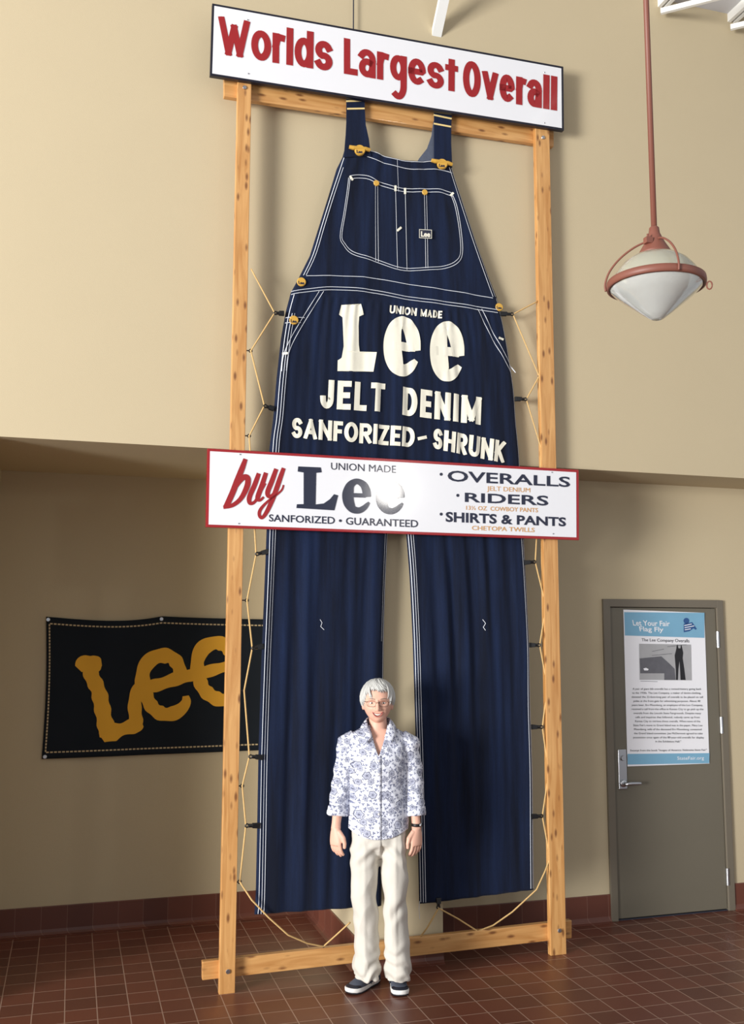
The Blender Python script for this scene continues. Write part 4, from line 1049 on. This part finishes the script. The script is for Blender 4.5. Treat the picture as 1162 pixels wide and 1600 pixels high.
for q in range(330):
    ph = rnd.uniform(0, 2*PI); a = abs((ph-1.5*PI+PI) % (2*PI)-PI); t0 = rnd.uniform(.05, .7); t1 = low(ph)*rnd.uniform(.9, 1.08)+ (.06 if a < .6 else .02)
    if t1 < t0+.3: t0 = t1-.5
    tw = rnd.uniform(-.22, .22) + (.25 if a < .8 else 0); pts = []; rad = []; gr = rnd.uniform(-.002, .004)
    for k in range(8):
        s = k/7; b = .006*math.sin(PI*s); curl = -.006*max(0, s-.8)/.2 if a > .8 else .002*s
        pts.append(scalp(t0+(t1-t0)*s, ph+tw*s*s, gr+b+curl)); rad.append((.0065*(1-s**3*.85), .0035*(1-s**3*.7)))
    hb.tube(pts, rad, 6)
hb.obj('hair', M_hair, WR, True, local=True)

# blouse -------------------------------------------------------------
def floral():
    m = bpy.data.materials.new('floral_cotton'); m.use_nodes = True; nt = m.node_tree; b = nt.nodes['Principled BSDF']; N = nt.nodes.new; Lk = nt.links.new
    b.inputs['Roughness'].default_value = .85; b.inputs['Specular IOR Level'].default_value = .2
    tc = N('ShaderNodeTexCoord'); sp = N('ShaderNodeSeparateXYZ'); Lk(tc.outputs['Object'], sp.inputs[0])
    cb = N('ShaderNodeCombineXYZ'); Lk(sp.outputs[0], cb.inputs[0]); Lk(sp.outputs[2], cb.inputs[1])
    ay = N('ShaderNodeMath'); ay.operation = 'MULTIPLY'; ay.inputs[1].default_value = .35; Lk(sp.outputs[1], ay.inputs[0])
    ad = N('ShaderNodeMath'); Lk(sp.outputs[0], ad.inputs[0]); Lk(ay.outputs[0], ad.inputs[1]); Lk(ad.outputs[0], cb.inputs[0])
    def M_(op, a, bb):
        n = N('ShaderNodeMath'); n.operation = op
        for i, q in enumerate((a, bb)):
            if q is None: continue
            if isinstance(q, (int, float)): n.inputs[i].default_value = q
            else: Lk(q, n.inputs[i])
        return n.outputs[0]
    def flowers(scale, petals, off, amp):
        mp = N('ShaderNodeMapping'); mp.inputs['Location'].default_value = (off, off*1.7, 0); Lk(cb.outputs[0], mp.inputs[0])
        vo = N('ShaderNodeTexVoronoi'); vo.voronoi_dimensions = '2D'; vo.inputs['Scale'].default_value = scale; vo.inputs['Randomness'].default_value = .8; Lk(mp.outputs[0], vo.inputs['Vector'])
        df = N('ShaderNodeVectorMath'); df.operation = 'SUBTRACT'; Lk(mp.outputs[0], df.inputs[0]); Lk(vo.outputs['Position'], df.inputs[1])
        s2 = N('ShaderNodeSeparateXYZ'); Lk(df.outputs[0], s2.inputs[0])
        sc = N('ShaderNodeSeparateColor'); Lk(vo.outputs['Color'], sc.inputs[0])
        an = M_('ADD', M_('ARCTAN2', s2.outputs[1], s2.outputs[0]), M_('MULTIPLY', sc.outputs[0], 6.28)); co = M_('COSINE', M_('MULTIPLY', an, petals), None)
        r = M_('MULTIPLY', M_('ADD', vo.outputs['Distance'], M_('MULTIPLY', co, amp)), M_('ADD', .78, M_('MULTIPLY', sc.outputs[1], .75))); return r, vo.outputs['Color']
    nz = N('ShaderNodeTexNoise'); nz.inputs['Scale'].default_value = 75; nz.inputs['Detail'].default_value = 3; Lk(cb.outputs[0], nz.inputs['Vector'])
    jit = M_('MULTIPLY', M_('SUBTRACT', nz.outputs['Fac'], .5), .16)
    r1, c1 = flowers(20, 6, 0, .04); r1 = M_('ADD', r1, jit)
    ramp = N('ShaderNodeValToRGB'); cr = ramp.color_ramp; cr.interpolation = 'LINEAR'
    ink = lin((84, 86, 104)); mid = lin((158, 162, 182)); wht = lin((224, 227, 237)); pale = lin((204, 208, 222))
    pts = [(0, ink), (.06, ink), (.08, mid), (.16, mid), (.18, ink), (.205, pale), (.28, mid), (.315, ink), (.345, ink), (.365, wht), (1, wht)]
    cr.elements[0].position = 0; cr.elements[0].color = pts[0][1]; cr.elements[1].position = 1; cr.elements[1].color = wht
    for p, c_ in pts[1:-1]: e = cr.elements.new(p); e.color = c_
    Lk(r1, ramp.inputs[0])
    r2, c2 = flowers(50, 3, .37, .12); r2 = M_('ADD', r2, jit)
    ramp2 = N('ShaderNodeValToRGB'); cr = ramp2.color_ramp; cr.elements[0].position = .0; cr.elements[0].color = lin((104, 106, 126)); cr.elements[1].position = 1; cr.elements[1].color = (1, 1, 1, 1)
    for p, c_ in ((.12, lin((170, 174, 194))), (.24, lin((98, 100, 120))), (.30, lin((220, 222, 234))), (.36, (1, 1, 1, 1)), (.50, (1, 1, 1, 1)), (.53, lin((150, 152, 172))), (.56, (1, 1, 1, 1))): e = cr.elements.new(p); e.color = c_
    Lk(r2, ramp2.inputs[0])
    g_ = M_('GREATER_THAN', r1, .40); mx = N('ShaderNodeMix'); mx.data_type = 'RGBA'; mx.blend_type = 'MULTIPLY'; Lk(g_, mx.inputs[0]); Lk(ramp.outputs[0], mx.inputs[6]); Lk(ramp2.outputs[0], mx.inputs[7])
    Lk(mx.outputs[2], b.inputs['Base Color']); return m
M_flor = floral()
bl = MB()
bl.ztube([(0, .012, .772), (0, .012, .80), (0, .012, .87), (0, .010, .96), (0, .008, 1.05), (0, .0, 1.13), (0, .0, 1.20), (0, .006, 1.250), (0, .008, 1.285), (0, .008, 1.312), (0, .008, 1.338), (0, .008, 1.362)],
         [(.158, .122), (.160, .123), (.158, .122), (.150, .114), (.146, .112), (.152, .124), (.158, .116), (.170, .098), (.168, .082), (.142, .070), (.094, .062), (.062, .058)], 56)
for s in (-1, 1):
    a, e, wv = [Vector(q) for q in SH[s]]; cu = e.lerp(wv, .80)
    d = (cu-e).normalized()
    bl.tube([a+Vector((-s*.03, 0, .006)), a+Vector((s*.012, 0, -.012)), a.lerp(e, .35), a.lerp(e, .7), e, e.lerp(cu, .5), cu, cu+d*.004], [(.050, .056), (.056, .060), (.054, .058), (.051, .054), (.049, .052), (.050, .052), (.051, .053), (.049, .051)], 28)
BL = remesh(bl, 'blouse', M_flor, .0045, 14, .6)
me = BL.data; nrms = [v.normal.copy() for v in me.vertices]; hemf = lambda x: .778+.040*min(1, (abs(x)/.15))**2.2
new_co = []
for vtx, nrm in zip(me.vertices, nrms):
    c = vtx.co.copy()
    k = noise.noise(Vector((c.x*9, c.y*9, c.z*5)))*.006 + noise.noise(Vector((c.x*22+7, c.y*14, c.z*26+c.x*30)))*.0035
    if abs(c.x) > .17: k += .0032*math.sin(c.z*70+c.x*40+3*noise.noise(c*12))
    new_co += list(c + nrm*k*(1 if c.z < 1.27 else .3))
me.vertices.foreach_set('co', new_co); me.update()
bm = bmesh.new(); bm.from_mesh(me)
kill = [v for v in bm.verts if (v.co.y < .0 and v.co.z > 1.205 and abs(v.co.x-.002) < .046*((v.co.z-1.205)/.145)**.8) or v.co.z > 1.356 or (abs(v.co.x) < .165 and v.co.z < hemf(v.co.x))]
bmesh.ops.delete(bm, geom=kill, context='VERTS')
for v in bm.verts:
    if v.is_boundary:                             # trim the cut edges clean
        if v.co.y < 0 and v.co.z > 1.20 and abs(v.co.x) < .06:
            t = max(0, (v.co.z-1.205)/.145)**.8*.046; v.co.x = .002 + math.copysign(t, v.co.x-.002)
        elif v.co.z < .84 and abs(v.co.x) < .175: v.co.z = hemf(v.co.x)
bm.to_mesh(me); bm.free()
sm = BL.modifiers.new('t', 'SOLIDIFY'); sm.thickness = .002; sm.offset = -1
bt_ = BVHTree.FromPolygons([v.co.copy() for v in me.vertices], [tuple(p.vertices) for p in me.polygons])
def bly(x, z, lift=.0):
    h = bt_.ray_cast(Vector((x, -1, z)), Vector((0, 1, 0))); return (h[0].y if h[0] else -.11) - lift
# collar
for s in (-1, 1):
    inner = [(0, .062, 1.392), (s*.035, .056, 1.391), (s*.060, .024, 1.386), (s*.060, -.020, 1.372), (s*.048, -.058, 1.340), (s*.033, -.086, 1.300)]
    outer = [(0, .085, 1.345), (s*.050, .078, 1.345), (s*.088, .026, 1.346), (s*.094, -.030, 1.334), (s*.092, -.070, 1.306), (s*.068, -.108, 1.262)]
    m = MB(); R_ = []
    for t in range(5):
        k = t/4; R_.append([Vector(a).lerp(Vector(b), k) + Vector((0, -.002*math.sin(PI*k), .004*math.sin(PI*k))) for a, b in zip(inner, outer)])
    q = [[Vector(p[0:3]) for p in smooth_path([tuple(x) for x in r], 4)] for r in R_]; n = len(q[0])
    m.add([v for r in q for v in r], [(i*n+k, i*n+k+1, (i+1)*n+k+1, (i+1)*n+k) for i in range(4) for k in range(n-1)])
    o = m.obj('collar', M_flor, BL, True, local=True); sd_ = o.modifiers.new('t', 'SOLIDIFY'); sd_.thickness = .004; sd_.offset = 0
    # turned-back cuff
    a, e, wv = [Vector(q) for q in SH[s]]; cu = e.lerp(wv, .80); d = (cu-e).normalized()
    m = MB(); m.tube([cu-d*.045, cu-d*.040, cu-d*.01, cu+d*.003], [(.050, .052), (.0545, .0565), (.0555, .0575), (.054, .056)], 32, False)
    o = m.obj('cuff', M_flor, BL, True, local=True); sd_ = o.modifiers.new('t', 'SOLIDIFY'); sd_.thickness = .003; sd_.offset = -1
m = MB(); zs = [.782+(1.208-.782)*k/50 for k in range(51)]; R_ = []
for z in zs: R_.append([Vector((.003+dx, bly(.003+dx, z, lf), z)) for dx, lf in ((-.013, -.001), (-.0125, .0025), (0, .0035), (.0125, .003), (.013, -.001))])
m.rings(R_, False, False); m.obj('button_placket', M_flor, BL, True, local=True)
for k in range(6):
    z = .84+.068*k; MB().disc((.002, bly(.002, z, .003), z), .0052, (0, -1, 0), .0025, 12).obj('shirt_button', M_teeth, BL, False, local=True)
# trousers -----------------------------------------------------------
tr_ = MB()
tr_.ztube([(.005, .012, .88), (.005, .014, .82), (.006, .012, .77), (.006, .012, .735), (.006, .012, .70), (.006, .012, .66)], [(.142, .106), (.150, .112), (.155, .114), (.150, .106), (.085, .066), (.010, .03)], 44)
tr_.ztube([(-.074, .012, .80), (-.076, .010, .71), (-.074, .006, .62), (-.071, .0, .47), (-.064, .006, .30), (-.060, .012, .18), (-.058, .012, .10), (-.058, .012, .064)], [(.070, .098), (.078, .104), (.077, .094), (.071, .084), (.070, .084), (.071, .088), (.073, .094), (.071, .092)], 36)
tr_.ztube([(.086, .012, .80), (.087, .010, .71), (.086, .006, .62), (.090, .0, .47), (.092, .006, .30), (.098, .012, .18), (.102, .010, .10), (.102, .010, .058)], [(.070, .098), (.076, .104), (.074, .094), (.068, .084), (.067, .084), (.068, .088), (.070, .094), (.068, .092)], 36)
TR = remesh(tr_, 'trousers', M_trs, .0045, 14, .6)
nrms = [v.normal.copy() for v in TR.data.vertices]; new_co = []
for vtx, nrm in zip(TR.data.vertices, nrms):
    c = vtx.co.copy(); s = -1 if c.x < .012 else 1
    k = noise.noise(Vector((c.x*7, c.y*7, c.z*3.2+s)))*.012 + (.5-abs(noise.noise(Vector((c.x*10+3*s, c.y*5, c.z*5+c.x*6*s)))))*.016 - .008
    low_ = max(0, (.28-c.z)/.2); k += low_*(.0075*math.sin(c.z*78+5*noise.noise(Vector((c.x*12, c.y*12, c.z*6)))+c.x*20*s) + .005*noise.noise(c*24))
    hip = max(0, 1-abs(c.z-.70)/.09); k += hip*.005*math.sin((c.z*1.0+abs(c.x-.008)*.9)*75)
    mid_ = max(0, 1-abs(c.z-.45)/.22); k += mid_*.005*math.sin(c.z*38-s*c.x*44+4*noise.noise(c*6)) - .006*mid_*0
    if c.y < 0: k += .003*math.exp(-((c.x-(-.070 if s < 0 else .090))/.012)**2)
    new_co += list(c + nrm*k)
TR.data.vertices.foreach_set('co', new_co); TR.data.update()
# shoes --------------------------------------------------------------
M_shoe = mat('grey_mesh', (80, 86, 100), .8, noise_amt=.15, noise_scale=120); M_shoen = mat('navy_trim', (28, 32, 46), .55); M_sole = mat('white_sole', (232, 230, 226), .5); M_out = mat('dark_outsole', (34, 36, 44), .6)
def shoe(hx, hy, ang, lab):
    d = Vector((math.sin(ang), -math.cos(ang), 0)); s = Vector((d.y*-1, d.x, 0)); h = Vector((hx, hy, 0)); Z = Vector((0, 0, 1))
    P = lambda a, b, z: h + d*a + s*b + Z*z
    secs = [(-.012, .022, .055), (.0, .030, .070), (.03, .033, .078), (.07, .034, .080), (.11, .038, .072), (.15, .043, .058), (.19, .044, .047), (.215, .038, .040), (.232, .024, .034), (.238, .010, .030)]
    m = MB(); R_ = []
    for a, wd, ht in secs:
        R_.append([P(a, wd*math.copysign(abs(math.cos(t))**.8, math.cos(t)), .018+(ht-.018)*max(0, math.sin(t))**.75) for t in [PI*k/14 for k in range(15)]] )
    m.rings(R_, True, True); up_ = m.obj('shoe', M_shoe, WR, True, local=True); up_['label'] = lab
    def outline(g_, a0=-.018, a1=.246):
        pts = [(-.016-g_, 0), (-.008-g_, .024+g_), (.03, .034+g_), (.09, .035+g_), (.15, .044+g_), (.19, .046+g_), (.222, .039+g_), (.240+g_, .020), (.244+g_, 0)]
        return pts + [(a, -b) for a, b in reversed(pts[1:-1])]
    def slab(g_, z0, z1, nm, mt, toe=0):
        m = MB(); o_ = outline(g_); lift = lambda a: toe*max(0, (a-.17)/.07)**2
        m.rings([[P(a, b, z0+lift(a)) for a, b in o_], [P(a*1.0, b*1.03, (z0+z1)/2+lift(a)) for a, b in o_], [P(a, b, z1+lift(a)) for a, b in o_]]); bevel(m.obj(nm, mt, up_, True, local=True), .002)
    slab(.0, .008, .028, 'midsole', M_sole, .006); slab(-.001, 0, .009, 'outsole', M_out, .008)
    m = MB(); R_ = []                              # toe bumper and side trim
    for a, wd, ht in secs[6:]:
        R_.append([P(a-.001, (wd+.001)*math.copysign(abs(math.cos(t))**.8, math.cos(t)), .031+(ht-.031)*.72*max(0, math.sin(t))**.75 if a < .21 else .031+max(.002, ht-.030)*max(0, math.sin(t))**.75) for t in [PI*k/14 for k in range(15)]])
    m.rings([[p for p in r] for r in R_], True); m.obj('toe_cap', M_shoen, up_, True, local=True)
    m = MB()
    for a, z, w2 in ((.085, .074, .036),):
        m.tube([P(a, b_*w2, .03+.052*math.sqrt(max(0, 1-b_*b_*.92))) for b_ in [-1+2*k/12 for k in range(13)]], (.012), 8)
    m.tube([P(.03, .034, .060), P(.07, .036, .05), P(.12, .042, .034)], .006, 6); m.tube([P(.03, -.034, .060), P(.07, -.036, .05), P(.12, -.042, .034)], .006, 6)
    m.obj('strap_trim', M_shoen, up_, True, local=True)
shoe(-.010, .130, math.radians(-36), 'grey shoe turned outwards'); shoe(.090, .140, math.radians(7), 'grey shoe pointing at the camera')
# watch and ring
a, e, wv = [Vector(q) for q in SH[1]]; c = wv + Vector((.001, -.002, -.008)); 
m = MB(); m.tube([c+Vector((0, 0, .008)), c+Vector((0, 0, .007)), c-Vector((0, 0, .007)), c-Vector((0, 0, .008))], [(.024, .027), (.0255, .0285), (.0255, .0285), (.024, .027)], 24, False)
wt = m.obj('wristwatch', mat('watch_strap', (26, 24, 26), .5), WR, True, local=True)
MB().disc(c+Vector((.022, -.012, 0)), .012, (.9, -.45, 0), .006, 20).obj('watch_face', M_steel, wt, True, local=True)
MB().tube([c+Vector((-.02, .012, -.118))+Vector((.0098*math.cos(q), .0098*math.sin(q), 0)) for q in [2*PI*k/16 for k in range(17)]], .0014, 6).obj('finger_ring', M_steel, WR, True, local=True)
